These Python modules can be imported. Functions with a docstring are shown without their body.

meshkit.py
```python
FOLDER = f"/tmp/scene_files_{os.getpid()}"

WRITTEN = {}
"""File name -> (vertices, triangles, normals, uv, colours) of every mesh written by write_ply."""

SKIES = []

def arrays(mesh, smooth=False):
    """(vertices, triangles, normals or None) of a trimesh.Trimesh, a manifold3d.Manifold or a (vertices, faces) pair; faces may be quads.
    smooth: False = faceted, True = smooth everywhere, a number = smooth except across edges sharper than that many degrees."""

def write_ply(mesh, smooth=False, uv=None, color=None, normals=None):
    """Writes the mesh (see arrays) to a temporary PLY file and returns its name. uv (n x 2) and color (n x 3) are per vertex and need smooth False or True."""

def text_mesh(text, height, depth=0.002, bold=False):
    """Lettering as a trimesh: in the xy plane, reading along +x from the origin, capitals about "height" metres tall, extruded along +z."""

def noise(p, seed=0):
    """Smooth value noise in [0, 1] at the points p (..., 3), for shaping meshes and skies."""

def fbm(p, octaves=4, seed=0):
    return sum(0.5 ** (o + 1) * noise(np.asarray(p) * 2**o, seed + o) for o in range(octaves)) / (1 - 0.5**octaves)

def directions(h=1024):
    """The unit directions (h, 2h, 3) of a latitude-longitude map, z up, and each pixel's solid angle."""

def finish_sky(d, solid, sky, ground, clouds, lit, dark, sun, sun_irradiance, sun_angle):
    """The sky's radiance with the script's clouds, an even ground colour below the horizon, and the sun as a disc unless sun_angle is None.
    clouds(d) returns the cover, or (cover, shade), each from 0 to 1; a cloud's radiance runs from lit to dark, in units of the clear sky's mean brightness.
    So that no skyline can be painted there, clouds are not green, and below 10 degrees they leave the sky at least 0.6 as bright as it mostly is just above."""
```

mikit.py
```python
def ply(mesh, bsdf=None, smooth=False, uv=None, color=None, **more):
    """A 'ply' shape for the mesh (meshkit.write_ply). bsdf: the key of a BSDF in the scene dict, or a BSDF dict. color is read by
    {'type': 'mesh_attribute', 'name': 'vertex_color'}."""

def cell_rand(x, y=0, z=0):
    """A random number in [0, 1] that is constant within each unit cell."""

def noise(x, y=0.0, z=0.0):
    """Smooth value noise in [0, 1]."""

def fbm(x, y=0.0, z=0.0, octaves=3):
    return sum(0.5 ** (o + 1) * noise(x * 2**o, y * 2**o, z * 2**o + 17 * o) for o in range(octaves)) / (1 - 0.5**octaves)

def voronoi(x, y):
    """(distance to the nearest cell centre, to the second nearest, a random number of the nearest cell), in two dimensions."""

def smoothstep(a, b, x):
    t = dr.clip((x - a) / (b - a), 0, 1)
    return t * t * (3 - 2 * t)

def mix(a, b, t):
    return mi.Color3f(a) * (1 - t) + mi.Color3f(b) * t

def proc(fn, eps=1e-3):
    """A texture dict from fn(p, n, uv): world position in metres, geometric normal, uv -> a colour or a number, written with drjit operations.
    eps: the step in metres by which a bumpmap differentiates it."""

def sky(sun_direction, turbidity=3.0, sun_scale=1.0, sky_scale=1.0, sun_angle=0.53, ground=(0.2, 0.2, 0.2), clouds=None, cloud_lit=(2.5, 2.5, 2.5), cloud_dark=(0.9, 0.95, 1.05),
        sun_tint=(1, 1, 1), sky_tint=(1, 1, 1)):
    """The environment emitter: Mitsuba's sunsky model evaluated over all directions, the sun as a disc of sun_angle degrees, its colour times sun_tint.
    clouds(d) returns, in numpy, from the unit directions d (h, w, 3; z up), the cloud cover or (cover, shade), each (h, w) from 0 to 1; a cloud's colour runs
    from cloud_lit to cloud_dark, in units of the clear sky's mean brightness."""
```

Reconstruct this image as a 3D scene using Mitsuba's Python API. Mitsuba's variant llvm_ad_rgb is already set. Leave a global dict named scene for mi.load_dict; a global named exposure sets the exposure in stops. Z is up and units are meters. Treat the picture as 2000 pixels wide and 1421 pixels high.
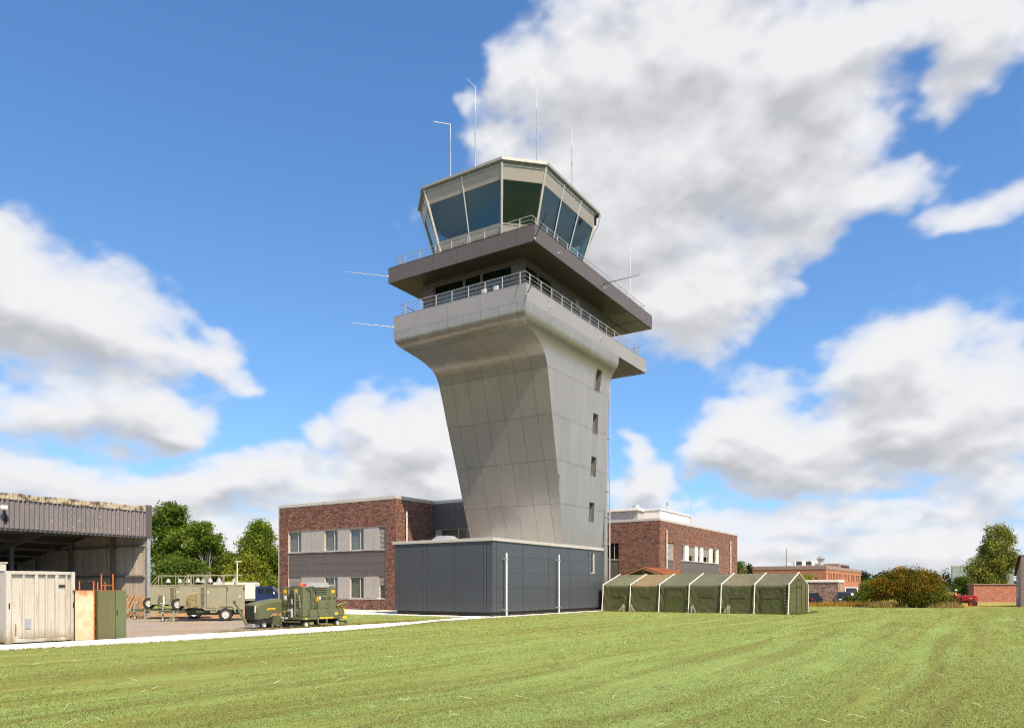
import math, random
import numpy as np, trimesh, drjit as dr, mitsuba as mi, manifold3d as m3
import mikit, meshkit
from mikit import proc, noise, fbm, voronoi, cell_rand, smoothstep, mix

scene, labels = {}, {}
PI = math.pi
# ------------------------------------------------------------------ camera, sky, sun, exposure
T = mi.ScalarTransform4f
scene['camera'] = {'type': 'perspective', 'fov': 2*math.degrees(math.atan(1000/1459.)), 'fov_axis': 'x',
                   'principal_point_offset_y': -(1147-710.5)/1421, 'near_clip': 0.5, 'far_clip': 6000.0,
                   'to_world': T().look_at(origin=[0, 0, 1.6], target=[0, 10, 1.6], up=[0, 0, 1])}
exposure = 1.08
# the buildings share one grid: axis A runs to the left and away, axis B to the right and away
UA, UB, C0 = np.array([-0.84014, 0.54237]), np.array([0.54237, 0.84014]), np.array([-1.050, 40.318])
_s = -1.0*UA - 0.50*UB
SUN = [float(_s[0]), float(_s[1]), 1.12]

# cumulus: azimuth, elevation, half-widths in degrees, kind (0 = heap with a grey base, 1 = broken sheet), density
CUMULI = [(4.3, 35.1, 3.5, 3, 1, 1.22), (11.6, 34.3, 8.3, 5.4, 1, 1.464), (18.9, 28.8, 6.1, 4.6, 1, 1.342), (25.3, 26.3, 3.4, 1.4, 1, 1.037), (7.8, 26.3, 8.3, 5.9, 1, 1.464), (15, 21.9, 4.7, 2.6, 1, 1.098), (12.4, 19.8, 4.8, 2.7, 1, 1.22), (0, 34.3, 2, 2.1, 1, 1.098), (-1.4, 30.4, 2.2, 1.7, 1, 1.037), (0, 27.4, 2.4, 2.7, 1, 1.098), (27.5, 34.4, 6.9, 1.7, 1, 1.281), (31.4, 31.5, 2, 1.9, 1, 1.098), (33.3, 32.6, 2.7, 2, 1, 1.159), (29.6, 29.8, 1.3, 1.5, 1, 0.7), (21, 23.7, 3, 1.8, 1, 0.915), (21, 33.8, 4.6, 3.4, 1, 1.342), (23, 30.6, 2, 2.9, 1, 0.976), (31.5, 23.4, 2.8, 1.4, 1, 0.66), (33.6, 23.9, 1.9, 1.4, 1, 0.6), (20.7, 20.5, 1.4, 0.9, 1, 0.5), (-33.1, 18, 4.3, 3.4, 0, 1.15), (-28.4, 17.6, 4.1, 3.5, 0, 1.15), (-25, 16.2, 4, 1.9, 0, 1), (-21.7, 15.6, 2.1, 0.9, 0, 0.8), (-33.3, 22.3, 2, 1.7, 1, 0.55), (-33.6, 20, 2.5, 2.3, 0, 0.9), (-32.8, 11.3, 3.8, 2.1, 0, 1.05), (-28.1, 12.2, 4.8, 2.5, 0, 1.1), (-24.7, 11.1, 2.1, 1.4, 0, 0.95), (-32.8, 6.8, 4.4, 1.8, 0, 1), (-27.8, 6.8, 4.8, 1.7, 0, 1), (-22.4, 7.1, 4.5, 2, 0, 1), (-17.5, 9.2, 2.9, 2.2, 0, 1), (-15, 11.9, 1.8, 1.5, 0, 0.95), (-10.9, 13.1, 2.3, 2.2, 0, 0.95), (-9, 10.2, 5, 3.7, 0, 1.1), (-5.9, 12.2, 2.7, 3.3, 0, 1), (-12, 7.5, 8.5, 1.9, 0, 0.9), (-4.7, 7.3, 4.3, 2.7, 0, 1), (9, 9.9, 1.2, 1.9, 0, 0.9), (9.3, 6.8, 2.3, 1.9, 0, 0.9), (17.3, 11.9, 3.2, 2.6, 0, 1.1), (14.8, 9.9, 2.8, 2.3, 0, 1.05), (20, 10.1, 4.4, 2.8, 0, 1.1), (25.6, 14, 3.1, 3.3, 0, 1.2), (28.7, 15, 3.2, 2.8, 0, 1.2), (32.5, 12.3, 4, 3.7, 0, 1.2), (27.2, 10.3, 5.6, 2.3, 0, 1.1), (33.1, 8.7, 3.7, 1.6, 0, 1), (22.4, 7.8, 7.3, 1.1, 0, 0.75), (13.5, 5, 6.1, 1.3, 0, 0.75), (22.4, 5, 6.4, 1.4, 0, 0.8), (30.2, 5, 5.5, 1.7, 0, 0.9), (18.9, 2.5, 8.6, 1.2, 0, 0.75), (28.7, 2.3, 7.3, 1.2, 0, 0.75), (33.9, 6.4, 2.9, 1.3, 0, 0.8), (-25.6, 3.4, 17.8, 1.8, 0, 0.9), (-3.9, 3.4, 15.5, 2.3, 0, 0.9), (9.7, 2.2, 7.4, 1.5, 0, 0.8), (25.6, 0.2, 13.8, 0.9, 0, 0.7), (-18.9, 0.3, 26.7, 1.1, 0, 0.9), (28.1, 19.5, 2.1, 0.6, 1, 0.26), (-7.2, 25.4, 1.9, 1.3, 1, 0.42), (-2.9, 33.4, 0.9, 1, 1, 0.55), (18.2, 14.7, 2.1, 0.9, 1, 0.38), (10.1, 15.7, 2.3, 0.7, 1, 0.38), (3.9, 37.4, 1.6, 0.7, 1, 0.5), (-32.8, 26.3, 1.7, 1.6, 1, 0.3)]
SKY_TINT, CLOUD_LIT, CLOUD_DARK = (1.78, 2.26, 2.78), (2.10, 2.10, 2.15), (1.22, 1.26, 1.34)
def _ss(a, b, x):
    t = np.clip((x-a)/(b-a), 0, 1); return t*t*(3-2*t)
def _field(az0, el0, full=True):
    r = np.radians; d = np.stack([np.cos(r(el0))*np.sin(r(az0)), np.cos(r(el0))*np.cos(r(az0)), np.sin(r(el0))*1.35], -1)
    N = lambda k, s, o: meshkit.fbm(d*k+s*3.7, o, s)-.5
    az, el = az0+4.5*N(8, 1, 4)+2.4*N(30, 2, 3), el0+3.6*N(8, 5, 4)+2.0*N(30, 6, 3)
    puff = N(15, 3, 5); fine = N(52, 4, 4)
    tot = np.zeros_like(az); sh = np.zeros_like(az); wt = np.full(az.shape, 1e-9)
    for a, e, ra, re, k, s in CUMULI:
        f = s*np.exp(-(((az-a)/ra)**2+((el-e)/re)**2)*.8)
        tot += f**2.5; w = f*f; wt += w
        sh += w*(_ss(.35, -.8, (el-e)/re) if k == 0 else .48)
    tot = tot**.4
    # the same kind of sky all round: broken heaps from noise outside the picture
    out = np.clip((np.abs(az0)-38)/8, 0, 1); out = np.maximum(out, np.clip((el0-42)/8, 0, 1))
    tot = tot*(1-out)+out*_ss(-.02, .16, N(2.8, 9, 4)+.06*_ss(30, 5, el0)); shade = (sh/wt)*(1-out)+.42*out
    return tot, tot+(.95*puff+.36*fine)*_ss(.02, .3, tot)+.34*_ss(9, 2, el0), shade, puff, fine
def clouds(d):
    az0, el0 = np.degrees(np.arctan2(d[..., 0], d[..., 1])), np.degrees(np.arcsin(np.clip(d[..., 2], -1, 1)))
    tot, f, shade, puff, fine = _field(az0, el0)
    _, f2, _, _, _ = _field(az0+.8, np.minimum(el0+1.9, 90))
    cover = _ss(.26, .70, f)
    thick = _ss(.45, 1.15, tot)
    relief = np.clip((f2-f)*1.35, -.45, .5)
    shade = shade*(.25+.75*thick)+relief*.9+.10*(1-_ss(1, 14, el0))
    return cover*(.80+.20*_ss(.6, 1.0, f)), np.clip(shade, 0, 1)



scene['sky'] = mikit.sky(SUN, turbidity=2.6, sun_scale=2.0, sky_tint=SKY_TINT, sun_tint=(1.0, 0.975, 0.93), clouds=clouds, cloud_lit=CLOUD_LIT, cloud_dark=CLOUD_DARK, ground=(0.16, 0.17, 0.10))

# ------------------------------------------------------------------ materials
def mat(name, color, rough=0.6, metallic=0.0, spec=0.5, bump=None, **kw):
    b = {'type': 'principled', 'base_color': color if isinstance(color, dict) else {'type': 'rgb', 'value': list(color)}, 'roughness': rough, 'metallic': metallic, **kw}
    if not metallic: b['specular'] = spec
    if bump: b = {'type': 'bumpmap', 'arbitrary': proc(bump[0], bump[2] if len(bump) > 2 else 1e-2), 'scale': bump[1], 'bsdf': b}
    scene[name] = {'type': 'twosided', 'bsdf': b}
VC = {'type': 'mesh_attribute', 'name': 'vertex_color'}

def vary(col, amt=0.12, k=0.8, streak=0.0, dirt=None, dk=1.0):
    c = mi.ScalarColor3f(*col)
    def fn(p, n, uv):
        f = 1 + amt*(2*fbm(p.x*k, p.y*k, p.z*k, 3)-1)
        if streak: f *= 1 + streak*(2*noise((p.x+p.y*0.7)*9, (p.y-p.x*0.6)*9, p.z*0.35)-1)
        o = mi.Color3f(c)*f
        if dirt is not None: o = mix(o, mi.Color3f(*dirt), smoothstep(0.55, 0.8, fbm(p.x*dk*1.7+5, p.y*dk*1.7, p.z*dk*0.6, 4)))
        return o
    return proc(fn)

for _n, _k in (('shaft_metal', 1.0), ('shaft_metal_light', 1.035), ('shaft_metal_dull', .96)): mat(_n, vary((.335*_k, .337*_k, .338*_k), 0.05, 0.5, 0.06), 0.28, 0.45)
mat('fascia_metal', vary((0.30, 0.305, 0.325), 0.05, 0.4), 0.42, 0.15)
mat('umber_metal', vary((0.125, 0.112, 0.115), 0.06, 0.4), 0.45, 0.25)
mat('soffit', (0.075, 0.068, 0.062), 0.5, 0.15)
mat('grating', (0.15, 0.17, 0.165), 0.6)
mat('dark', (0.012, 0.012, 0.013), 0.8)
mat('joint', (0.03, 0.028, 0.026), 0.8)
mat('rail_metal', (0.60, 0.61, 0.62), 0.32, 0.55)
mat('cab_panel', vary((0.36, 0.352, 0.338), 0.05, 0.6), 0.42, 0.15)
mat('frame_light', (0.52, 0.51, 0.48), 0.4, 0.2)
mat('coping', vary((0.56, 0.55, 0.53), 0.06, 1.2), 0.42, 0.2)
mat('white_paint', (0.78, 0.78, 0.77), 0.35)
mat('grey_paint', (0.40, 0.41, 0.42), 0.4)
mat('galv', vary((0.50, 0.53, 0.56), 0.12, 3.0), 0.38, 0.5)
mat('annex_panel', vary((0.075, 0.087, 0.108), 0.07, 0.5, 0.03), 0.36, 0.15)
mat('plinth', (0.035, 0.033, 0.032), 0.7)
mat('brickwork', VC, 0.85, spec=0.2)
mat('mortar', vary((0.38, 0.325, 0.29), 0.12, 6.0), 0.9, spec=0.1)
mat('panel_light', vary((0.40, 0.39, 0.385), 0.04, 0.6), 0.45, 0.1)
mat('panel_dark', vary((0.125, 0.112, 0.116), 0.05, 0.6), 0.5, 0.1)
mat('blind', (0.34, 0.33, 0.32), 0.5)
mat('interior', (0.10, 0.105, 0.11), 0.8)
mat('cab_inside', (0.32, 0.37, 0.39), 0.8)
mat('concrete', vary((0.70, 0.67, 0.61), 0.07, 1.5, dirt=(0.52, 0.49, 0.42), dk=0.5), 0.85, spec=0.2)
mat('gravel', vary((0.52, 0.49, 0.43), 0.3, 25.0), 0.9, spec=0.1)
mat('roof_gravel', vary((0.78, 0.76, 0.70), 0.2, 6.0), 0.9, spec=0.1)
def _asph(p, n, uv):
    o = mix((0.155, 0.140, 0.125), (0.235, 0.215, 0.19), fbm(p.x*0.35, p.y*1.1, 0, 4))
    o = o*(0.8+0.4*noise(p.x*40, p.y*40))
    return mix(o, mi.Color3f(0.23, 0.165, 0.10), 0.7*smoothstep(0.56, 0.75, fbm(p.x*0.5+9, p.y*0.5, 3, 4)))
mat('asphalt', proc(_asph), 0.9, spec=0.2)
mat('dirt', vary((0.24, 0.15, 0.09), 0.3, 1.5), 0.95, spec=0.05)
mat('canvas', VC, 0.85, spec=0.15, bump=(lambda p, n, uv: fbm(p.x*5+p.z*2, p.y*5-p.z*3, p.z*4, 4), 0.05))
mat('strap', (0.035, 0.042, 0.02), 0.85)
mat('pole_white', (0.72, 0.71, 0.66), 0.5)
mat('olive', vary((0.110, 0.125, 0.065), 0.14, 1.6, dirt=(0.085, 0.085, 0.05), dk=1.2), 0.5)
mat('olive_dark', (0.055, 0.07, 0.035), 0.55)
mat('olive_pale', vary((0.27, 0.27, 0.188), 0.10, 1.2, 0.05), 0.5)
mat('tyre', vary((0.028, 0.027, 0.026), 0.3, 6.0), 0.85)
mat('rim', (0.62, 0.62, 0.60), 0.4, 0.3)
mat('black_part', (0.02, 0.02, 0.021), 0.6)
mat('yellow', (0.72, 0.43, 0.02), 0.5)
mat('orange', (0.62, 0.16, 0.015), 0.5)
mat('beacon', (0.70, 0.10, 0.01), 0.2, spec=0.8)
mat('ink', (0.03, 0.032, 0.025), 0.7)
mat('blue_paint', (0.012, 0.028, 0.12), 0.25, clearcoat=0.6)
mat('navy_paint', (0.014, 0.018, 0.032), 0.25, clearcoat=0.6)
mat('silver_paint', (0.10, 0.12, 0.15), 0.3, 0.3, clearcoat=0.5)
mat('red_paint', (0.40, 0.018, 0.022), 0.35, clearcoat=0.4)
mat('tarp_white', (0.74, 0.74, 0.73), 0.6)
mat('car_glass', (0.02, 0.025, 0.03), 0.08, spec=0.7)
mat('lamp_glass', (0.7, 0.7, 0.7), 0.15, spec=0.8)
mat('lamp_red', (0.45, 0.02, 0.02), 0.2)
mat('hiviz', (0.80, 0.24, 0.04), 0.8)
mat('skin', (0.45, 0.27, 0.19), 0.6)
mat('navy_cloth', (0.03, 0.035, 0.05), 0.9)
def _cont(p, n, uv):
    o = mix((0.53, 0.525, 0.50), (0.44, 0.43, 0.39), fbm(p.x*2.5, p.y*2.5, p.z*0.6, 4))
    low = smoothstep(0.5, 0.05, p.z)*smoothstep(0.3, 0.6, fbm(p.x*6, p.y*6, p.z*3, 3))
    o = mix(o, mi.Color3f(0.25, 0.22, 0.12), 0.75*low)
    return mix(o, mi.Color3f(0.30, 0.22, 0.12), 0.5*smoothstep(0.60, 0.75, fbm(p.x*14, p.y*14, p.z*0.9, 3)))
mat('container_paint', proc(_cont), 0.55)
def _rust(p, n, uv):
    f = fbm(p.x*5, p.y*5, p.z*4, 5)
    o = mix((0.62, 0.54, 0.40), (0.58, 0.45, 0.28), smoothstep(0.40, 0.66, f))
    e = smoothstep(1.22, 1.46, p.z)+0.8*smoothstep(0.20, 0.40, (p.x+12.96)*1.0)
    return mix(o, mi.Color3f(0.46, 0.17, 0.04), 0.85*smoothstep(0.35, 0.9, e*0.6+0.7*(fbm(p.x*9+3, p.y*9, p.z*2.2, 4)-0.25)))
mat('rusty_sheet', proc(_rust), 0.75)
mat('rust_edge', (0.34, 0.12, 0.035), 0.85)
mat('cabinet_olive', vary((0.125, 0.125, 0.058), 0.12, 3, 0.06), 0.5)
mat('cabinet_green', vary((0.120, 0.150, 0.075), 0.08, 2), 0.5)
def _fasc(p, n, uv):
    o = mix((0.20, 0.187, 0.205), (0.15, 0.143, 0.165), fbm(p.x*0.9, p.y*0.9, p.z*0.3, 3))
    o = mix(o, mi.Color3f(0.26, 0.235, 0.19), 0.6*smoothstep(0.64, 0.74, fbm(p.x*7, p.y*7, p.z*2.2, 4)))
    return mix(o, mi.Color3f(0.46, 0.40, 0.27), 0.8*smoothstep(0.74, 0.78, fbm(p.x*11, p.y*11, p.z*8, 3)))
mat('hangar_fascia', proc(_fasc), 0.6)
def _asb(p, n, uv):
    o = mix((0.46, 0.42, 0.34), (0.13, 0.105, 0.08), smoothstep(0.42, 0.66, fbm(p.x*4, p.y*4, p.z*3.5, 4)))
    return mix(o, mi.Color3f(0.30, 0.25, 0.06), 0.6*smoothstep(0.6, 0.7, fbm(p.x*2+9, p.y*2, p.z*4, 3)))
mat('weathered_sheet', proc(_asb), 0.9, spec=0.1)
mat('hangar_lining', vary((0.46, 0.42, 0.36), 0.14, 0.8, 0.22), 0.8, spec=0.15)
mat('hangar_steel', (0.17, 0.18, 0.19), 0.6)
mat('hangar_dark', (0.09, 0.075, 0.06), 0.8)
mat('wood', vary((0.33, 0.20, 0.11), 0.3, 5.0), 0.8, spec=0.15)
mat('tile_roof', vary((0.26, 0.095, 0.045), 0.3, 7.0), 0.8, spec=0.15)
mat('far_brick', vary((0.34, 0.165, 0.105), 0.16, 2.2), 0.85, spec=0.15)
mat('far_brick_mixed', VC, 0.85, spec=0.15)
mat('far_band', vary((0.26, 0.19, 0.17), 0.08, 0.6), 0.6)
mat('far_glass', (0.05, 0.055, 0.055), 0.15, spec=0.6)
mat('hall_sheet', vary((0.30, 0.37, 0.35), 0.06, 0.3), 0.5)
mat('bark', vary((0.13, 0.105, 0.08), 0.4, 4.0), 0.9, spec=0.1)
mat('birch', vary((0.50, 0.47, 0.42), 0.4, 5.0), 0.9, spec=0.1)
scene['foliage'] = {'type': 'principledthin', 'base_color': VC, 'roughness': 0.55, 'diff_trans': 0.7, 'spec_trans': 0.0, 'eta': 1.35}
scene['grass_blade'] = {'type': 'principledthin', 'base_color': VC, 'roughness': 0.6, 'diff_trans': 0.6, 'spec_trans': 0.0, 'eta': 1.3}
scene['glass_teal'] = {'type': 'thindielectric', 'int_ior': 1.85, 'specular_transmittance': {'type': 'rgb', 'value': [0.34, 0.54, 0.60]}, 'specular_reflectance': {'type': 'rgb', 'value': [0.30, 0.45, 0.56]}}
scene['glass_clear'] = {'type': 'thindielectric', 'int_ior': 1.45, 'specular_transmittance': {'type': 'rgb', 'value': [0.62, 0.72, 0.70]}}
# ------------------------------------------------------------------ frames and mesh building
def M4(cols, o):
    m = np.eye(4); m[:3, :3] = np.array(cols, float).T; m[:3, 3] = o; return m
L = M4([[*UA, 0], [*UB, 0], [0, 0, 1]], [*C0, 0])            # grid frame: (a, b, z)
def FB(b0): return L @ M4([[1, 0, 0], [0, -1, 0], [0, 0, 1]], [0, b0, 0])   # wall facing -b: (s along a, d out, z)
def FA(a0): return L @ M4([[0, 1, 0], [-1, 0, 0], [0, 0, 1]], [a0, 0, 0])   # wall facing -a: (s along b, d out, z)
def WF(x=0, y=0, yaw=0, z=0, pitch=0, roll=0):
    m = trimesh.transformations.euler_matrix(math.radians(roll), math.radians(pitch), math.radians(yaw), 'sxyz'); m[:3, 3] = [x, y, z]; return m
W = np.eye(4)
def at(fr, p): return (fr @ np.array([*p, 1.0]))[:3]
def LP(a, b, z=0): return at(L, (a, b, z))

class MB:
    def __init__(s): s.v, s.f, s.c, s.n, s.col = [], [], [], 0, None
    def raw(s, v, f, col=None):
        v = np.asarray(v, float).reshape(-1, 3); f = np.asarray(f, int)
        if f.shape[1] == 4: f = np.vstack([f[:, [0, 1, 2]], f[:, [0, 2, 3]]])
        s.v.append(v); s.f.append(f+s.n); s.n += len(v)
        col = s.col if col is None else col
        s.c.append(np.broadcast_to(np.asarray(col if col is not None else (1, 1, 1), float), (len(v), 3)))
        return s
    def box(s, x0, x1, y0, y1, z0, z1, m=None, col=None):
        v = np.array([[x, y, z] for x in (x0, x1) for y in (y0, y1) for z in (z0, z1)], float)
        if m is not None: v = v @ m[:3, :3].T + m[:3, 3]
        return s.raw(v, [[0, 1, 3, 2], [4, 6, 7, 5], [0, 4, 5, 1], [2, 3, 7, 6], [0, 2, 6, 4], [1, 5, 7, 3]], col)
    def cbox(s, x0, x1, y0, y1, z0, z1, ch=0.02, m=None, col=None):
        c, h = np.array([x0+x1, y0+y1, z0+z1])/2, np.abs(np.array([x1-x0, y1-y0, z1-z0]))/2
        pts = [[sx*(h[0]-(k != 0)*ch), sy*(h[1]-(k != 1)*ch), sz*(h[2]-(k != 2)*ch)] for sx in (-1, 1) for sy in (-1, 1) for sz in (-1, 1) for k in range(3)]
        hull = trimesh.convex.convex_hull(np.array(pts)+c)
        v = np.array(hull.vertices)
        if m is not None: v = v @ m[:3, :3].T + m[:3, 3]
        return s.raw(v, hull.faces, col)
    def tube(s, pts, r, n=8, caps=True, col=None):
        p = np.asarray(pts, float); r = np.broadcast_to(np.asarray(r, float), (len(p),))
        t = np.zeros_like(p); t[1:-1] = p[2:]-p[:-2]; t[0] = p[1]-p[0]; t[-1] = p[-1]-p[-2]
        t /= np.linalg.norm(t, axis=1, keepdims=True)+1e-12
        ref = np.array([0, 0, 1.0]) if abs(t[0][2]) < 0.9 else np.array([1.0, 0, 0])
        a = np.cross(t, ref); a /= np.linalg.norm(a, axis=1, keepdims=True)+1e-12; b = np.cross(t, a)
        th = np.arange(n)*2*PI/n
        v = p[:, None]+r[:, None, None]*(np.cos(th)[None, :, None]*a[:, None]+np.sin(th)[None, :, None]*b[:, None])
        i, j = np.meshgrid(np.arange(len(p)-1), np.arange(n), indexing='ij')
        f = np.stack([i*n+j, i*n+(j+1) % n, (i+1)*n+(j+1) % n, (i+1)*n+j], -1).reshape(-1, 4)
        v = v.reshape(-1, 3)
        tri = [*f[:, [0, 1, 2]], *f[:, [0, 2, 3]]]
        if caps:
            v = np.vstack([v, p[:1], p[-1:]]); m = len(p)*n
            tri += [[m, (k+1) % n, k] for k in range(n)]+[[m+1, m-n+k, m-n+(k+1) % n] for k in range(n)]
        return s.raw(v, np.array(tri), col)
    def quad(s, a, b, c, d, col=None): return s.raw([a, b, c, d], [[0, 1, 2, 3]], col)
    def ext(s, poly, vec, col=None):
        """extrude a 3-D planar polygon (convex or simple) by vec"""
        p = np.asarray(poly, float); n = len(p); v = np.vstack([p, p+np.asarray(vec, float)])
        nrm = np.zeros(3)
        for k in range(n): nrm += np.cross(p[k], p[(k+1) % n])
        ax = int(np.argmax(np.abs(nrm))); keep = [k for k in range(3) if k != ax]
        import mapbox_earcut as me
        tri = me.triangulate_float64(p[:, keep].copy(), np.array([n])).reshape(-1, 3)
        f = [*tri, *(tri[:, ::-1]+n)]
        for k in range(n): q = (k+1) % n; f += [[k, q, n+q], [k, n+q, n+k]]
        return s.raw(v, np.array(f), col)
    def grid(s, P, col=None, close=False):
        P = np.asarray(P, float); a, b = P.shape[:2]
        i, j = np.meshgrid(np.arange(a-1), np.arange(b-1), indexing='ij')
        f = np.stack([i*b+j, (i+1)*b+j, (i+1)*b+j+1, i*b+j+1], -1).reshape(-1, 4)
        return s.raw(P.reshape(-1, 3), f, None if col is None else np.asarray(col).reshape(-1, 3) if np.ndim(col) > 1 else col)
    def lathe(s, prof, n=24, m=None, col=None):
        """profile of (radius, height) about the z axis"""
        pr = np.asarray(prof, float); th = np.arange(n+1)*2*PI/n
        P = np.stack([pr[:, 0][:, None]*np.cos(th), pr[:, 0][:, None]*np.sin(th), np.broadcast_to(pr[:, 1][:, None], (len(pr), n+1))], -1)
        if m is not None: P = P @ m[:3, :3].T+m[:3, 3]
        return s.grid(P, col)
    def mesh(s, fr=W):
        v, f = np.vstack(s.v), np.vstack(s.f)
        v = v @ fr[:3, :3].T+fr[:3, 3]
        if np.linalg.det(fr[:3, :3]) < 0: f = f[:, ::-1]
        return trimesh.Trimesh(v, f, process=False), np.vstack(s.c)

def free(key):
    if key not in scene and key not in labels: return key
    k = 1
    while f'{key}_{k:03d}' in scene or f'{key}_{k:03d}' in labels: k += 1
    return f'{key}_{k:03d}'
_count = {}
def fresh(key):
    if key not in scene and key not in labels: return key
    k = _count.get(key, 0)+1
    while f'{key}_{k:03d}' in scene or f'{key}_{k:03d}' in labels: k += 1
    _count[key] = k
    return f'{key}_{k:03d}'
COLORED = ('brickwork', 'canvas', 'foliage', 'grass_blade', 'far_brick_mixed', 'lawn_clod')
def add(key, mb, m, fr=W, smooth=False, label=None, cat=None, group=None, kind=None):
    key = fresh(key)
    mesh, c = mb.mesh(fr)
    if m in COLORED:
        scene[key] = mikit.ply(mesh, m, smooth=True if smooth else False, color=c)
    else: scene[key] = mikit.ply(mesh, m, smooth=smooth)
    tag(key, label, cat, group, kind)
    return key
def tag(key, label=None, cat=None, group=None, kind=None):
    d = {k: v for k, v in dict(label=label, category=cat, group=group, kind=kind).items() if v}
    if d: labels[key] = {**labels.get(key, {}), **d}
def thing(key, label, cat, group=None):
    key = fresh(key); tag(key, label, cat, group); return key
def clip(x, a, b): return min(max(x, a), b)

def window(parent, fr, s0, s1, z0, z1, depth=0.14, bar=0.055, glass='glass_clear', frame='frame_light', mull=(), room=0.9, inside='interior', name='window'):
    """a framed pane set back in its opening, with reveals and a shallow room behind"""
    w = MB(); d = -depth
    w.box(s0, s1, d-0.05, d, z0, z0+bar).box(s0, s1, d-0.05, d, z1-bar, z1)
    w.box(s0, s0+bar, d-0.05, d, z0+bar, z1-bar).box(s1-bar, s1, d-0.05, d, z0+bar, z1-bar)
    for q in mull: w.box(q-bar*0.6, q+bar*0.6, d-0.05, d-0.001, z0+bar, z1-bar)
    key = add(f'{parent}__{name}', w, frame, fr)
    g = MB().quad((s0+bar, d-0.03, z0+bar), (s1-bar, d-0.03, z0+bar), (s1-bar, d-0.03, z1-bar), (s0+bar, d-0.03, z1-bar))
    add(f'{key}__pane', g, glass, fr)
    if room:
        r = MB(); y = d-room
        r.quad((s0-.3, y, z0-.3), (s1+.3, y, z0-.3), (s1+.3, y, z1+.1), (s0-.3, y, z1+.1)).quad((s0-.3, d-.06, z0-.3), (s0-.3, y, z0-.3), (s0-.3, y, z1+.1), (s0-.3, d-.06, z1+.1))
        r.quad((s1+.3, d-.06, z0-.3), (s1+.3, y, z0-.3), (s1+.3, y, z1+.1), (s1+.3, d-.06, z1+.1)).quad((s0-.3, d-.06, z1+.1), (s0-.3, y, z1+.1), (s1+.3, y, z1+.1), (s1+.3, d-.06, z1+.1))
        r.quad((s0-.3, d-.06, z0-.3), (s0-.3, y, z0-.3), (s1+.3, y, z0-.3), (s1+.3, d-.06, z0-.3))
        add(f'{key}__room', r, inside, fr)
    return key
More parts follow.
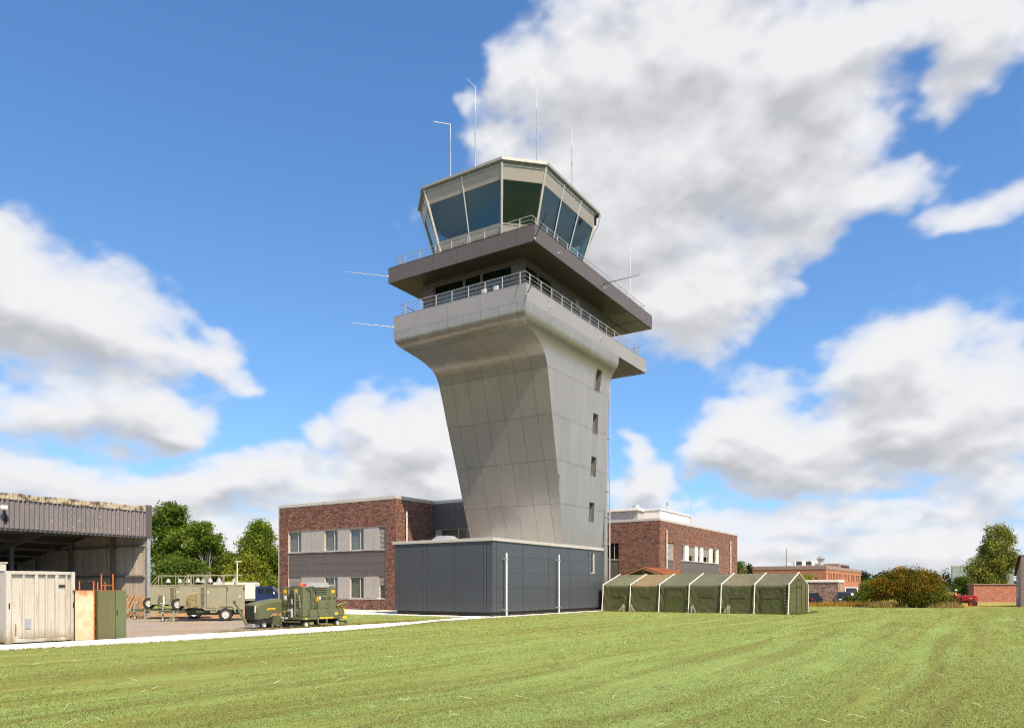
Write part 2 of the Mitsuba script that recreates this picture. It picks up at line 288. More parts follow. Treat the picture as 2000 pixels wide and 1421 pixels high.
def reveal(mb, s0, s1, z0, z1, d0, d1):
    mb.quad((s0, d0, z0), (s0, d1, z0), (s0, d1, z1), (s0, d0, z1)).quad((s1, d0, z0), (s1, d1, z0), (s1, d1, z1), (s1, d0, z1))
    mb.quad((s0, d0, z1), (s1, d0, z1), (s1, d1, z1), (s0, d1, z1)).quad((s0, d0, z0), (s1, d0, z0), (s1, d1, z0), (s0, d1, z0))
def holed(mb, s0, s1, z0, z1, holes, d=0.0):
    """a flat wall face with rectangular holes"""
    S = sorted({s0, s1, *[h[k] for h in holes for k in (0, 1)]}); Z = sorted({z0, z1, *[h[k] for h in holes for k in (2, 3)]})
    S = [q for q in S if s0 <= q <= s1]; Z = [q for q in Z if z0 <= q <= z1]
    for a, b in zip(S, S[1:]):
        for c, e in zip(Z, Z[1:]):
            m, n = (a+b)/2, (c+e)/2
            if not any(h[0] < m < h[1] and h[2] < n < h[3] for h in holes): mb.quad((a, d, c), (b, d, c), (b, d, e), (a, d, e))
BRICKS = np.array([[0.25, 0.125, 0.095], [0.31, 0.155, 0.11], [0.20, 0.10, 0.08], [0.13, 0.07, 0.06], [0.09, 0.06, 0.056], [0.32, 0.17, 0.12], [0.18, 0.095, 0.078], [0.28, 0.14, 0.105], [0.26, 0.145, 0.12]])*np.array([.80, .72, .70])
def bricks(key, fr, s0, s1, z0, z1, holes, seed=1, d=0.0, course=0.0833, pal=BRICKS, weights=None, matn='brickwork', unit=0.25):
    """real bricks, a few millimetres proud of the mortar face, each with its own tone"""
    rng = np.random.default_rng(seed); mb = MB(); V, C = [], []
    k = 0; z = z0
    while z < z1-0.02:
        s = s0-rng.uniform(0, unit)
        while s < s1:
            ln = unit if rng.random() < 0.72 else unit*0.5
            a, b = max(s, s0), min(s+ln-0.015, s1); t, u = z+0.008, min(z+course-0.008, z1)
            s += ln
            if b-a < 0.03: continue
            cut = [(a, b)]
            for h in holes:
                if h[2] < (t+u)/2 < h[3]:
                    cut = [q for (x, y) in cut for q in ((x, min(y, h[0])), (max(x, h[1]), y)) if q[1]-q[0] > 0.02]
            for x, y in cut:
                o = d+0.012+rng.normal(0, 0.002)
                V.append([[x, d-.01, t], [y, d-.01, t], [y, d-.01, u], [x, d-.01, u], [x, o, t], [y, o, t], [y, o, u], [x, o, u]])
                C.append(np.clip(pal[rng.choice(len(pal), p=weights)]*rng.uniform(0.8, 1.2), 0, 1))
        z += course
    V = np.array(V); n = len(V)
    F = np.array([[4, 5, 6, 7], [0, 1, 5, 4], [3, 7, 6, 2], [0, 4, 7, 3], [1, 2, 6, 5]])
    F = (F[None]+np.arange(n)[:, None, None]*8).reshape(-1, 4)
    mb.raw(V.reshape(-1, 3), F, np.repeat(np.array(C), 8, 0))
    return add(key, mb, matn, fr, kind='stuff', label='small dark red and brown bricks of the wall')
# ------------------------------------------------------------------ ground heights
def ground_z(x, y):
    """flat airfield, a shallow dip beyond the sown lawn"""
    x, y = np.asarray(x, float), np.asarray(y, float)
    t = np.clip((y-62-0.10*np.abs(x-30))/30, 0, 1)
    return -0.7*t*t*(3-2*t)
# ------------------------------------------------------------------ control tower
from scipy.interpolate import PchipInterpolator
CEN = 3.6; TONE = random.Random(4)
PRO = np.array([(4.25, 0.03, 8.05), (5.05, -.01, 7.82), (6.83, -.10, 7.32), (9.45, -.23, 6.60), (12.08, -.36, 5.82), (13.6, -.43, 5.40), (14.71, -.48, 5.07), (15.08, -.495, 4.90), (15.46, -.53, 4.60), (15.78, -.60, 4.11),
                (16.04, -.70, 3.41), (16.31, -.86, 2.26), (16.51, -1.02, 1.73), (16.72, -1.13, 1.54), (16.9, -1.18, 1.49), (17.34, -1.23, 1.49)])
_al = np.concatenate([[0], np.cumsum(np.linalg.norm(np.diff(PRO[:, [0, 2]], axis=0), axis=1))])
_pz, _pa, _pb = (PchipInterpolator(_al, PRO[:, k]) for k in range(3))
SS = np.unique(np.concatenate([np.linspace(0, _al[-1], 90)]))
def at_z(z):
    from scipy.optimize import brentq
    return brentq(lambda q: _pz(q)-z, 0, _al[-1])
SEAM = [0.0]+[at_z(z) for z in (6.83, 9.45, 12.08, 14.71, 16.27)]+[_al[-1]]
BR = 13.5
tower = thing('control_tower', 'tall grey metal airfield control tower flaring outward below two galleries and a glazed cab', 'control tower')
def prof(q, inset=0.0): return float(_pz(q)), float(_pa(q))+inset, float(_pb(q))+inset
body = MB(); IN = 0.035
rows = [prof(q, IN) for q in SS]
body.grid([[(a, b, z), (2*CEN-a, b, z)] for z, a, b in rows])
body.grid([[(2*CEN-a+IN, b, z), (2*CEN-a+IN, BR, z)] for z, a, b in rows])
body.grid([[(2*CEN-a, BR-.03, z), (a, BR-.03, z)] for z, a, b in rows])
WINZ = [(5.98, 7.28), (9.02, 10.32), (11.83, 13.17), (14.65, 16.06)]; WB = (11.25, 12.0)
zz = np.array([r[0] for r in rows]); ca = [(a, b) for z, a, b in rows]
body.grid([[(a, b, z), (a, WB[0], z)] for z, a, b in rows]); body.grid([[(a, WB[1], z), (a, BR-.03, z)] for z, a, b in rows])
cuts = [SS[0]]+[at_z(z) for w in WINZ for z in w]+[SS[-1]]
for k in range(0, len(cuts), 2):
    qs = np.linspace(cuts[k], cuts[k+1], 8)
    body.grid([[(prof(q, IN)[1], WB[0], prof(q)[0]), (prof(q, IN)[1], WB[1], prof(q)[0])] for q in qs])
shaft = add('control_tower__shaft', body, 'joint', L)
G = 0.009
AJ = [-9, -0.57, 0.63, 1.83, 3.03, 4.23, 5.43, 6.62, 7.75, 99]
for i in range(len(SEAM)-1):
    qs = np.linspace(SEAM[i], SEAM[i+1], 4 if i < 4 else 26); qs[0] += G; qs[-1] -= G
    for j in range(len(AJ)-1):
        lo = [max(AJ[j]+G, prof(q)[1]) for q in qs]; hi = [min(AJ[j+1]-G, 2*CEN-prof(q)[1]) for q in qs]
        ok = [k for k in range(len(qs)) if hi[k]-lo[k] > 0.015]
        if len(ok) < 2: continue
        m = MB(); qk = [qs[k] for k in ok]
        front = [[(lo[k], prof(qs[k])[2], prof(qs[k])[0]), (hi[k], prof(qs[k])[2], prof(qs[k])[0])] for k in ok]
        m.grid(front)
        for e in (0, 1): m.grid([[front[n][e], (front[n][e][0], prof(qk[n], IN)[2], front[n][e][2])] for n in range(len(qk))])
        add('control_tower__shaft__panel', m, TONE.choice(['shaft_metal', 'shaft_metal', 'shaft_metal_light', 'shaft_metal_dull']), L, smooth=35)
BJ = [-9]+[13.5-1.25*k for k in range(10, 2, -1)]+[]
BJ = [-9, 2.25, 3.45, 4.65, 5.85, 7.05, 8.25, 9.45, 10.35, 11.25, 12.0, 12.75, 99]
for i in range(len(SEAM)-1):
    for j in range(len(BJ)-1):
        spans = [(SEAM[i]+G, SEAM[i+1]-G)]
        if abs(BJ[j]-WB[0]) < .01:
            for z0, z1 in WINZ:
                c0, c1 = at_z(z0), at_z(z1)
                spans = [q for (x, y) in spans for q in ((x, min(y, c0)), (max(x, c1), y)) if q[1]-q[0] > .03]
        for q0, q1 in spans:
            qs = np.linspace(q0, q1, 4 if i < 4 else 26); g2 = 0.0035
            lo = [max(BJ[j]+g2, prof(q)[2]+.004) for q in qs]; hi = [min(BJ[j+1]-g2, BR) for q in qs]
            ok = [k for k in range(len(qs)) if hi[k]-lo[k] > 0.012]
            if len(ok) < 2: continue
            m = MB(); qk = [qs[k] for k in ok]
            P = [[(prof(qs[k])[1], lo[k], prof(qs[k])[0]), (prof(qs[k])[1], hi[k], prof(qs[k])[0])] for k in ok]
            m.grid(P)
            for e in (0, 1): m.grid([[P[n][e], (prof(qk[n], IN)[1], P[n][e][1], P[n][e][2])] for n in range(len(qk))])
            add('control_tower__shaft__panel', m, TONE.choice(['shaft_metal', 'shaft_metal', 'shaft_metal_light', 'shaft_metal_dull']), L, smooth=35)
for z0, z1 in WINZ:
    a0, a1 = prof(at_z(z0))[1], prof(at_z(z1))[1]; q0 = min(a0, a1)
    w = MB(); dd = a0+0.30
    for y in WB: w.quad((a0, y, z0), (dd, y, z0), (dd, y, z1), (a1, y, z1))
    w.quad((a1, WB[0], z1), (dd, WB[0], z1), (dd, WB[1], z1), (a1, WB[1], z1)).quad((a0, WB[0], z0), (dd, WB[0], z0), (dd, WB[1], z0), (a0, WB[1], z0))
    w.box(dd-.03, dd+.03, WB[0], WB[0]+.05, z0, z1).box(dd-.03, dd+.03, WB[1]-.05, WB[1], z0, z1).box(dd-.03, dd+.03, WB[0]+.05, WB[1]-.05, z0, z0+.05).box(dd-.03, dd+.03, WB[0]+.05, WB[1]-.05, z1-.05, z1)
    k = add('control_tower__stair_window', w, 'shaft_metal', L)
    add(k+'__pane', MB().quad((dd, WB[0]+.05, z0+.05), (dd, WB[1]-.05, z0+.05), (dd, WB[1]-.05, z1-.05), (dd, WB[0]+.05, z1-.05)), 'glass_clear', L)
    r = MB().box(dd+.05, dd+1.0, WB[0]-.2, WB[1]+.2, z0-.2, z1+.2); r.v, r.f = r.v[:1], [np.array([t for t in r.f[0] if not all(abs(r.v[0][i][0]-(dd+.05)) < 1e-6 for i in t)])]
    add(k+'__room', r, 'interior', L)

def slab(name, a0, a1, b0, b1, z0, z1, m, joints_a, joints_b, soff0):
    """gallery slab: core, fascia panels on the faces, thin capping, soffit panels"""
    t = 0.03
    key = add(f'control_tower__{name}', MB().box(a0+t, a1-t, b0+t, b1-t, z0+t, z1-.004), 'joint', L)
    ja = [a0]+joints_a+[a1]; jb = [b0]+joints_b+[b1]
    for x, y in zip(ja, ja[1:]):
        add(key+'__fascia_panel', MB().box(x+(.006 if x > a0 else 0), y-(.006 if y < a1 else 0), b0, b0+t-.002, z0, z1-.02), m, L)
        add(key+'__fascia_panel', MB().box(x+(.006 if x > a0 else 0), y-(.006 if y < a1 else 0), b1-t+.002, b1, z0, z1-.02), m, L)
    for x, y in zip(jb, jb[1:]):
        for c, d in ((a0, a0+t-.002), (a1-t+.002, a1)):
            add(key+'__fascia_panel', MB().box(c, d, max(x+.006, b0+t), min(y-.006, b1-t), z0, z1-.02), m, L)
    cap = MB()
    for c in ((a0-.012, a1+.012, b0-.012, b0+.16), (a0-.012, a1+.012, b1-.16, b1+.012), (a0-.012, a0+.16, b0+.162, b1-.162), (a1-.16, a1+.012, b0+.162, b1-.162)): cap.box(*c, z1-.018, z1+.008)
    add(key+'__coping', cap, 'joint' if m == 'umber_metal' else 'fascia_metal', L)
    return key
lower = slab('lower_gallery', -1.23, 8.43, 1.49, 18.25, 17.34, 18.30, 'fascia_metal', [-.57, 1.83, 4.23, 6.62], [3.9, 6.3, 8.7, 11.49, 13.9, 16.3], None)
upper = slab('upper_gallery', -1.70, 8.93, 1.57, 18.20, 20.50, 21.42, 'umber_metal', [-.52, 1.85, 3.64, 5.44, 7.3], [3.4, 5.77, 7.8, 9.88, 12.25, 14.69], None)
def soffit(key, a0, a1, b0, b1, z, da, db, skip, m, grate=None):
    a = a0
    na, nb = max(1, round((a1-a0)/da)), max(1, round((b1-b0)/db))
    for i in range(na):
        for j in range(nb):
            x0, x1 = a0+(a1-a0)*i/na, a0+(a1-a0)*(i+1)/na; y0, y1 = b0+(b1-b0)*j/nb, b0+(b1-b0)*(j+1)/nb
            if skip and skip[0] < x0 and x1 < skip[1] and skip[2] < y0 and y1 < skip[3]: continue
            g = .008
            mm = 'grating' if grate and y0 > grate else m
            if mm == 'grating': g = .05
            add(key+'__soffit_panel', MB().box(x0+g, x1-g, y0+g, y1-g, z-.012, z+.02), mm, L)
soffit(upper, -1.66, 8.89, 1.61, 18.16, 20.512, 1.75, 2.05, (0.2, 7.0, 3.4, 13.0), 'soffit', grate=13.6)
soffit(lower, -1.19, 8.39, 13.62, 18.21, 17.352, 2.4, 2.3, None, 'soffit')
# observation storey between the galleries
RA0, RA1, RB0, RB1, RZ0, RZ1 = -0.10, 7.30, 3.0, 13.3, 17.9, 20.51
room = 'control_tower__watch_room'
fr = L @ M4([[1, 0, 0], [0, -1, 0], [0, 0, 1]], [0, RB0, 0])
wl = MB(); H1 = [(0.70, 6.50, 18.2, 20.30)]
holed(wl, RA0, RA1, RZ0, RZ1, H1); reveal(wl, *H1[0], 0, -.12)
add(room, wl, 'umber_metal', fr)
fr2 = L @ M4([[0, 1, 0], [-1, 0, 0], [0, 0, 1]], [RA0, 0, 0])
wl = MB(); H2 = [(3.25, 6.25, 18.2, 20.25)]
holed(wl, RB0, RB1, RZ0, RZ1, H2); reveal(wl, *H2[0], 0, -.12)
add(room+'__side_wall', wl, 'umber_metal', fr2)
add(room+'__rear_wall', MB().quad((RA1, RB0, RZ0), (RA1, RB1, RZ0), (RA1, RB1, RZ1), (RA1, RB0, RZ1)).quad((RA0, RB1, RZ0), (RA1, RB1, RZ0), (RA1, RB1, RZ1), (RA0, RB1, RZ1)), 'umber_metal', L)
add(room+'__floor', MB().box(RA0, RA1, RB0+.2, RB1, 17.7, 18.0), 'interior', L)
for s0, s1 in ((0.70, 2.90), (2.90, 4.17), (4.17, 6.50)):
    window(room, fr, s0, s1, 18.2, 20.30, depth=.08, bar=.085, glass='glass_teal', room=None, name='window') if False else None
def strip_window(key, fr, cuts, z0, z1, depth, bar, glass, frame):
    for s0, s1 in zip(cuts, cuts[1:]):
        w = MB(); d = -depth
        w.box(s0, s1, d-.06, d, z0, z0+bar).box(s0, s1, d-.06, d, z1-bar, z1).box(s0, s0+bar, d-.06, d, z0+bar, z1-bar).box(s1-bar, s1, d-.06, d, z0+bar, z1-bar)
        add(key+'__window_frame', w, frame, fr)
        add(key+'__window_pane', MB().quad((s0+bar, d-.03, z0+bar), (s1-bar, d-.03, z0+bar), (s1-bar, d-.03, z1-bar), (s0+bar, d-.03, z1-bar)), glass, fr)
strip_window(room, fr, [0.70, 2.90, 4.17, 6.50], 18.2, 20.30, .06, .09, 'glass_teal', 'panel_dark')
strip_window(room, fr2, [3.25, 4.75, 6.25], 18.2, 20.25, .06, .09, 'glass_teal', 'panel_dark')
v = MB()
v.box(9.35, 9.80, 0.0, .03, 19.5, 20.15)
for k in range(6): v.box(9.40, 9.75, .03, .05, 19.55+.1*k, 19.60+.1*k)
add(room+'__vent_grille', v, 'fascia_metal', fr2)
blinds = MB().box(0.6, 6.6, RB0+1.6, RB0+1.64, 18.0, 19.35).box(1.2, 2.4, RB0+.9, RB0+1.4, 18.0, 18.9).box(5.6, 6.2, RB0+.7, RB0+1.1, 18.0, 19.7)
add(room+'__desk', blinds, 'cab_inside', L)
add(room+'__inner_wall', MB().box(.3, 7.0, 6.6, 6.7, 18.0, 20.5), 'panel_light', L)

def railing(name, a0, a1, b0, b1, zs, zt, postz, pa, pb):
    rails = MB()
    for z in zt:
        r = .024 if z == max(zt) else .016
        rails.tube([(a0, b0, z), (a1, b0, z)], r).tube([(a0, b1, z), (a1, b1, z)], r).tube([(a0, b0, z), (a0, b1, z)], r).tube([(a1, b0, z), (a1, b1, z)], r)
    key = add(f'control_tower__{name}', rails, 'rail_metal', L, smooth=40)
    for p, q in [(x, b0) for x in pa]+[(a0, y) for y in pb]+[(a1, y) for y in pb]+[(x, b1) for x in pa]:
        add(key+'__post', MB().box(p-.03, p+.03, q-.012, q+.012, zs, postz) if q in (b0, b1) else MB().box(p-.012, p+.012, q-.03, q+.03, zs, postz), 'rail_metal', L)
railing('lower_railing', -1.03, 8.0, 1.69, 17.43, 18.2, (18.56, 18.79, 19.03), 19.03, [7.6, 6.4, 5.22, 4.03, 2.84, 1.66, .48, -.70], [2.17+1.225*k for k in range(13)])
railing('upper_railing', -1.40, 8.50, 1.77, 17.5, 21.3, (21.60, 21.81, 22.03), 22.03, [7.72, 6.52, 5.32, 4.13, 2.94, 1.75, .57, -.62], [2.2+1.225*k for k in range(13)])
# cab
def octa(z):
    t = (25.78-z)/(25.78-22.72)
    wa, wb, c = 4.66-.86*t, 5.13-.72*t, 1.83-.36*t
    A, B = CEN, 7.2
    return np.array([(A-wa+c, B-wb), (A-wa, B-wb+c), (A-wa, B+wb-c), (A-wa+c, B+wb), (A+wa-c, B+wb), (A+wa, B+wb-c), (A+wa, B-wb+c), (A+wa-c, B-wb)])
ZB, ZG0, ZG1, ZT = 21.40, 22.72, 24.92, 25.78
cab = 'control_tower__cab'
add(cab, MB().ext([(*p, ZT-.10) for p in octa(ZT)*[1, 1]], (0, 0, -.06)), 'cab_inside', L)
add(cab+'__floor', MB().ext([(*p, 22.3) for p in octa(22.3)+0], (0, 0, -.1)), 'interior', L)
DIV = [1, 3, 1, 3, 1, 3, 1, 2]
DIV = [1, 3, 1, 2, 1, 3, 1, 2]
def facet(i, z, t, off=0.0):
    o = octa(z); p, q = o[i], o[(i+1) % 8]; e = (q-p)/np.linalg.norm(q-p); nrm = np.array([-e[1], e[0]])
    if nrm @ (p+q-2*np.array([CEN, 7.2])) < 0: nrm = -nrm
    r = p+(q-p)*t+nrm*off
    return (r[0], r[1], z)
for i in range(8):
    n = DIV[i]
    for k in range(n):
        t0, t1 = k/n, (k+1)/n
        g = MB().quad(*[facet(i, z, t, -.03) for z, t in ((ZG0, t0), (ZG0, t1), (ZG1, t1), (ZG1, t0))])
        add(cab+'__pane', g, 'glass_teal', L)
        for z0, z1, nm in ((ZG1+.02, ZT-.02, 'upper_panel'), (ZB, ZG0-.03, 'sill_panel')):
            e = .012/n
            m = MB(); P = [facet(i, z, t, o) for o in (0, -.05) for z, t in ((z0, t0+e), (z0, t1-e), (z1, t1-e), (z1, t0+e))]
            m.raw(P, [[0, 1, 2, 3], [4, 7, 6, 5], [0, 4, 5, 1], [1, 5, 6, 2], [2, 6, 7, 3], [3, 7, 4, 0]])
            add(f'{cab}__{nm}', m, 'cab_panel', L)
        if k: add(cab+'__mullion', MB().tube([facet(i, z, t0, .02) for z in (ZB, ZT)], .042, 6), 'rail_metal', L)
    add(cab+'__corner_post', MB().tube([facet(i, z, 0, .015) for z in (ZB, ZT)], .075, 6), 'frame_light', L)
    m = MB()
    P = [facet(i, z, t, o) for o in (.03, -.05) for z, t in ((ZG0-.05, 0), (ZG0-.05, 1), (ZG0+.03, 1), (ZG0+.03, 0))]
    m.raw(P, [[0, 1, 2, 3], [4, 7, 6, 5], [0, 4, 5, 1], [2, 6, 7, 3]])
    add(cab+'__sill', m, 'cab_panel', L)
rf = MB(); oc = octa(ZT)
grow = lambda k: [(CEN+(p[0]-CEN)*(1+k/4.66), 7.2+(p[1]-7.2)*(1+k/5.13)) for p in oc]
rf.ext([(*p, ZT) for p in grow(.06)], (0, 0, .05))
rf.ext([(*p, ZT+.05) for p in grow(.16)], (0, 0, .16))
add('control_tower__roof', rf, 'fascia_metal', L)
con = MB()
for i in range(8):
    P = [facet(i, 22.3, .06, -.55), facet(i, 22.3, .94, -.55), facet(i, 22.3, .94, -1.2), facet(i, 22.3, .06, -1.2)]
    con.ext(P, (0, 0, .78))
con.box(2.6, 4.6, 6.2, 8.2, 22.3, 24.6)
add(cab+'__console', con, 'cab_inside', L)
cam = MB().box(-1.62, -1.32, 9.55, 9.70, 25.15, 25.3).box(-1.42, -1.30, 9.58, 9.67, 24.7, 25.15)
add('control_tower__camera', cam, 'dark', L)
def cable(pts): return MB().tube(pts, .018, 5)
add('control_tower__roof_cable', cable([facet(6, z, .98, o) for z, o in ((ZT+.1, .25), (25.2, .28), (24.6, .12), (23.5, .07), (22.2, .06))]), 'joint', L, smooth=60)
add('control_tower__roof_cable', cable([facet(2, z, .05, o) for z, o in ((ZT+.1, .25), (25.2, .30), (24.6, .15), (23.5, .08), (22.2, .06))]), 'joint', L, smooth=60)
# spouts under the copings
for (s, z, base) in ((4.2, 20.78, -1.70), (10.2, 20.80, -1.70), (4.0, 17.72, -1.23), (10.6, 17.75, -1.23)):
    add('control_tower__spout', MB().tube([(base+.02, s, z), (base-.22, s, z)], .035, 8).box(base-.02, base-.004, s-.06, s+.06, z-.06, z+.06), 'rail_metal', L, smooth=40)
for x in (1.72, .9): # floodlights on the lower gallery
    add('control_tower__floodlight', MB().cbox(x-.16, x+.16, 1.60, 1.78, 18.36, 18.62, .03).tube([(x, 1.75, 18.2), (x, 1.75, 18.45)], .02, 6), 'rail_metal', L)
# duct and ladder strip at the back of the shaft
du = MB().box(-.08, .45, 13.62, 14.10, .1, 15.6)
add('control_tower__service_duct', du, 'shaft_metal', L)
for z in (4.6, 6.5, 8.3, 12.0): add('control_tower__service_duct__bracket', MB().box(-.14, .46, 13.6, 14.42, z, z+.045), 'grey_paint', L)
add('control_tower__downpipe', MB().tube([(-.12, 14.35, .5), (-.12, 14.35, 17.3)], .055, 10), 'grey_paint', L, smooth=40)
# aerials and lightning rods
def aerial(label, a, b, pts, r0=.035, steps=()):
    t = thing('whip_antenna', label, 'antenna', 'aerials on the tower')
    z0, z1 = pts[0], pts[-1]
    add(t+'__foot', MB().tube([(a, b, ZT+.2), (a, b, ZT+.5)], .07, 10), 'galv', L, smooth=40)
    zs = [ZT+.3, ZT+.3+(z1-ZT-.3)*.45, ZT+.3+(z1-ZT-.3)*.72, z1]
    add(t+'__lower_mast', MB().tube([(a, b, zs[0]), (a, b, zs[1])], r0, 8), 'galv', L, smooth=40)
    add(t+'__middle_mast', MB().tube([(a, b, zs[1]), (a, b, zs[2])], r0*.8, 8).tube([(a, b, zs[1]-.1), (a, b, zs[1]+.1)], r0*1.3, 8), 'grey_paint', L, smooth=40)
    add(t+'__tip', MB().tube([(a, b, zs[2]), (a, b, zs[3])], r0*.5, 6), 'white_paint', L, smooth=40)
    return t
t = aerial('bent grey mast with a sideways arm, leftmost on the cab roof', 4.62, 2.3, [0, 29.33])
add(t+'__arm', MB().tube([(4.62, 2.3, 29.32), (5.35, 1.6, 29.36)], .022, 6), 'white_paint', L, smooth=40)
t = aerial('tall thin aerial second from the left on the cab roof', 2.79, 2.3, [0, 30.9])
add(t+'__arm', MB().tube([(2.79, 2.3, 30.9), (3.25, 2.0, 31.4)], .012, 6), 'white_paint', L, smooth=40)
aerial('short thin aerial behind the peak of the cab roof', 1.81, 4.0, [0, 28.44], .02)
t = aerial('tallest aerial with a kinked tip, behind the chamfered corner of the cab roof', -.8+.35, 3.9, [0, 30.6])
add(t+'__arm', MB().tube([(-.45, 3.9, 30.6), (-.55, 3.6, 31.25)], .012, 6), 'white_paint', L, smooth=40)
aerial('rightmost aerial on the cab roof', -.8, 7.53, [0, 30.0])
tag(fresh('whip_antenna'), None)
t = thing('whip_antenna', 'thin white rod aerial standing on the upper gallery at its far right end', 'antenna', 'aerials on the tower')
add(t+'__foot', MB().tube([(-1.3, 15.3, 21.4), (-1.3, 15.3, 21.9)], .05, 8), 'galv', L)
add(t+'__rod', MB().tube([(-1.3, 15.3, 21.9), (-1.3, 15.3, 25.4)], .018, 6), 'white_paint', L)
def rod(label, p, d, m):
    p, d = np.array(p), np.array(d)
    t = thing('lightning_rod', label, 'rod', 'rods standing out from the gallery corners')
    add(t+'__rod', MB().tube([p, p+d*.5, p+d], [.026, .022, .016], 8), m, L, smooth=40)
    add(t+'__clamp', MB().tube([p-d*.02, p+d*.03], .05, 8), 'galv', L)
k = 1.85
rod('pale rod sticking out to the left from the upper gallery', (8.93, 1.57, 20.92), (k, -k, .08), 'galv')
rod('pale rod sticking out to the left from the lower gallery', (8.43, 1.49, 17.66), (k, -k, .08), 'galv')
rod('dark rod standing out from the front corner of the upper gallery', (-1.70, 1.57, 20.6), (-k, -k, .10), 'joint')
rod('dark rod standing out from the front corner of the lower gallery', (-1.23, 1.49, 17.62), (-k, -k, .10), 'joint')
rod('long dark rod standing out from the right face of the upper gallery', (-1.70, 9.84, 20.92), (-2.6, 0, .02), 'joint')
# ------------------------------------------------------------------ annex at the tower's foot
an = thing('annex', 'low flat-roofed annex clad in dark blue-grey panels at the foot of the tower', 'building')
AW, AD, ZW0, ZW1 = 7.0, 13.3, .25, 4.12
add(an+'__plinth', MB().box(.12, AW-.1, .12, AD-.1, -.1, ZW0+.04), 'plinth', L)
an_h = [(11.62, 12.28, 2.55, 3.98)]
core = MB(); holed(core, .03, AD, ZW0, ZW1, an_h, d=-.03); add(an+'__core', core, 'joint', FA(0))
core = MB().box(.03, AW, .03, AD, ZW0-.01, ZW0).quad((0.03, .03, ZW0), (AW, .03, ZW0), (AW, .03, ZW1), (.03, .03, ZW1)).quad((AW-.02, .03, ZW0), (AW-.02, AD, ZW0), (AW-.02, AD, ZW1), (AW-.02, .03, ZW1)).quad((.03, AD-.02, ZW0), (AW, AD-.02, ZW0), (AW, AD-.02, ZW1), (.03, AD-.02, ZW1))
add(an+'__core', core, 'joint', L)
ZR = [ZW0, .75, 1.55, 2.42, 3.32, ZW1]
def cassettes(fr, cuts, holes=()):
    for s0, s1 in zip(cuts, cuts[1:]):
        narrow = s1-s0 < .3
        for z0, z1 in zip(ZR, ZR[1:]):
            parts = [(s0, s1, z0, z1)]
            for h in holes:
                if h[0] < s1 and h[1] > s0 and h[2] < z1 and h[3] > z0:
                    parts = [(s0, min(s1, h[0]), z0, z1), (max(s0, h[1]), s1, z0, z1), (max(s0, h[0]), min(s1, h[1]), z0, h[2]), (max(s0, h[0]), min(s1, h[1]), h[3], z1)]
            for a, b, c, d in parts:
                if b-a < .03 or d-c < .03: continue
                g = .012; e = .003
                add(an+'__panel', MB().cbox(a+g, b-g, -.03, 0 if not narrow else .012, c+e, d-e, .006), 'annex_panel', fr)
cassettes(FB(0), [0, .42, .62, 2.50, 2.68, 4.62, 4.80, 6.72, 7.0])
cassettes(FA(0), [0, .38, .6, 3.1, 3.18, 6.05, 6.13, 8.75, 8.83, 11.35, 11.43, 13.0, 13.3], an_h)
window(an, FA(0), *an_h[0], depth=.10)
rv = MB(); reveal(rv, *an_h[0], .01, -.1); add(an+'__window_reveal', rv, 'frame_light', FA(0))
cp = MB()
for c in ((-.10, 7.10, -.10, .22), (-.10, 7.10, AD-.1, AD+.2), (-.10, .22, .222, AD-.102), (6.78, 7.10, .222, AD-.102)): cp.cbox(*c, ZW1+.004, 4.30, .012)
add(an+'__roof_edge', cp, 'coping', L)
add(an+'__roof', MB().box(.2, AW-.2, .2, AD-.1, ZW1-.05, ZW1+.06), 'roof_gravel', L)
hd = thing('roof_hood', 'pale grey tapered ventilation hood on the annex roof beside the tower', 'vent')
h0, h1 = [(5.3, 3.0), (7.0, 3.0), (7.0, 4.6), (5.3, 4.6)], [(5.75, 3.4), (6.55, 3.4), (6.55, 4.2), (5.75, 4.2)]
m = MB(); v = [(*p, 4.35) for p in h0]+[(*p, 4.82) for p in h1]; m.raw(v, [[0, 1, 5, 4], [1, 2, 6, 5], [2, 3, 7, 6], [3, 0, 4, 7], [4, 5, 6, 7]])
add(hd+'__hood', m, 'galv', L); add(hd+'__base', MB().box(5.3, 7.0, 3.0, 4.6, 4.15, 4.35), 'galv', L)
def white_pole(label, p, z1, out, fr=L):
    t = thing('lightning_mast', label, 'pole', 'white poles in front of the walls')
    add(t+'__pole', MB().tube([(p[0], p[1], -.05), (p[0], p[1], z1)], .05, 10), 'white_paint', fr, smooth=40)
    for z in (.35, z1-.35): add(t+'__bracket', MB().box(p[0], p[0]+out, p[1]-.03, p[1]+.03, z, z+.05).box(p[0]-.07, p[0]+.07, p[1]-.07, p[1]+.07, z-.01, z+.05), 'grey_paint', fr)
    return t
white_pole('white pole standing before the annex wall nearest its front corner', (-.28, .95), 3.50, .25)
white_pole('white pole standing before the middle of the annex right wall', (-.28, 6.85), 3.62, .25)
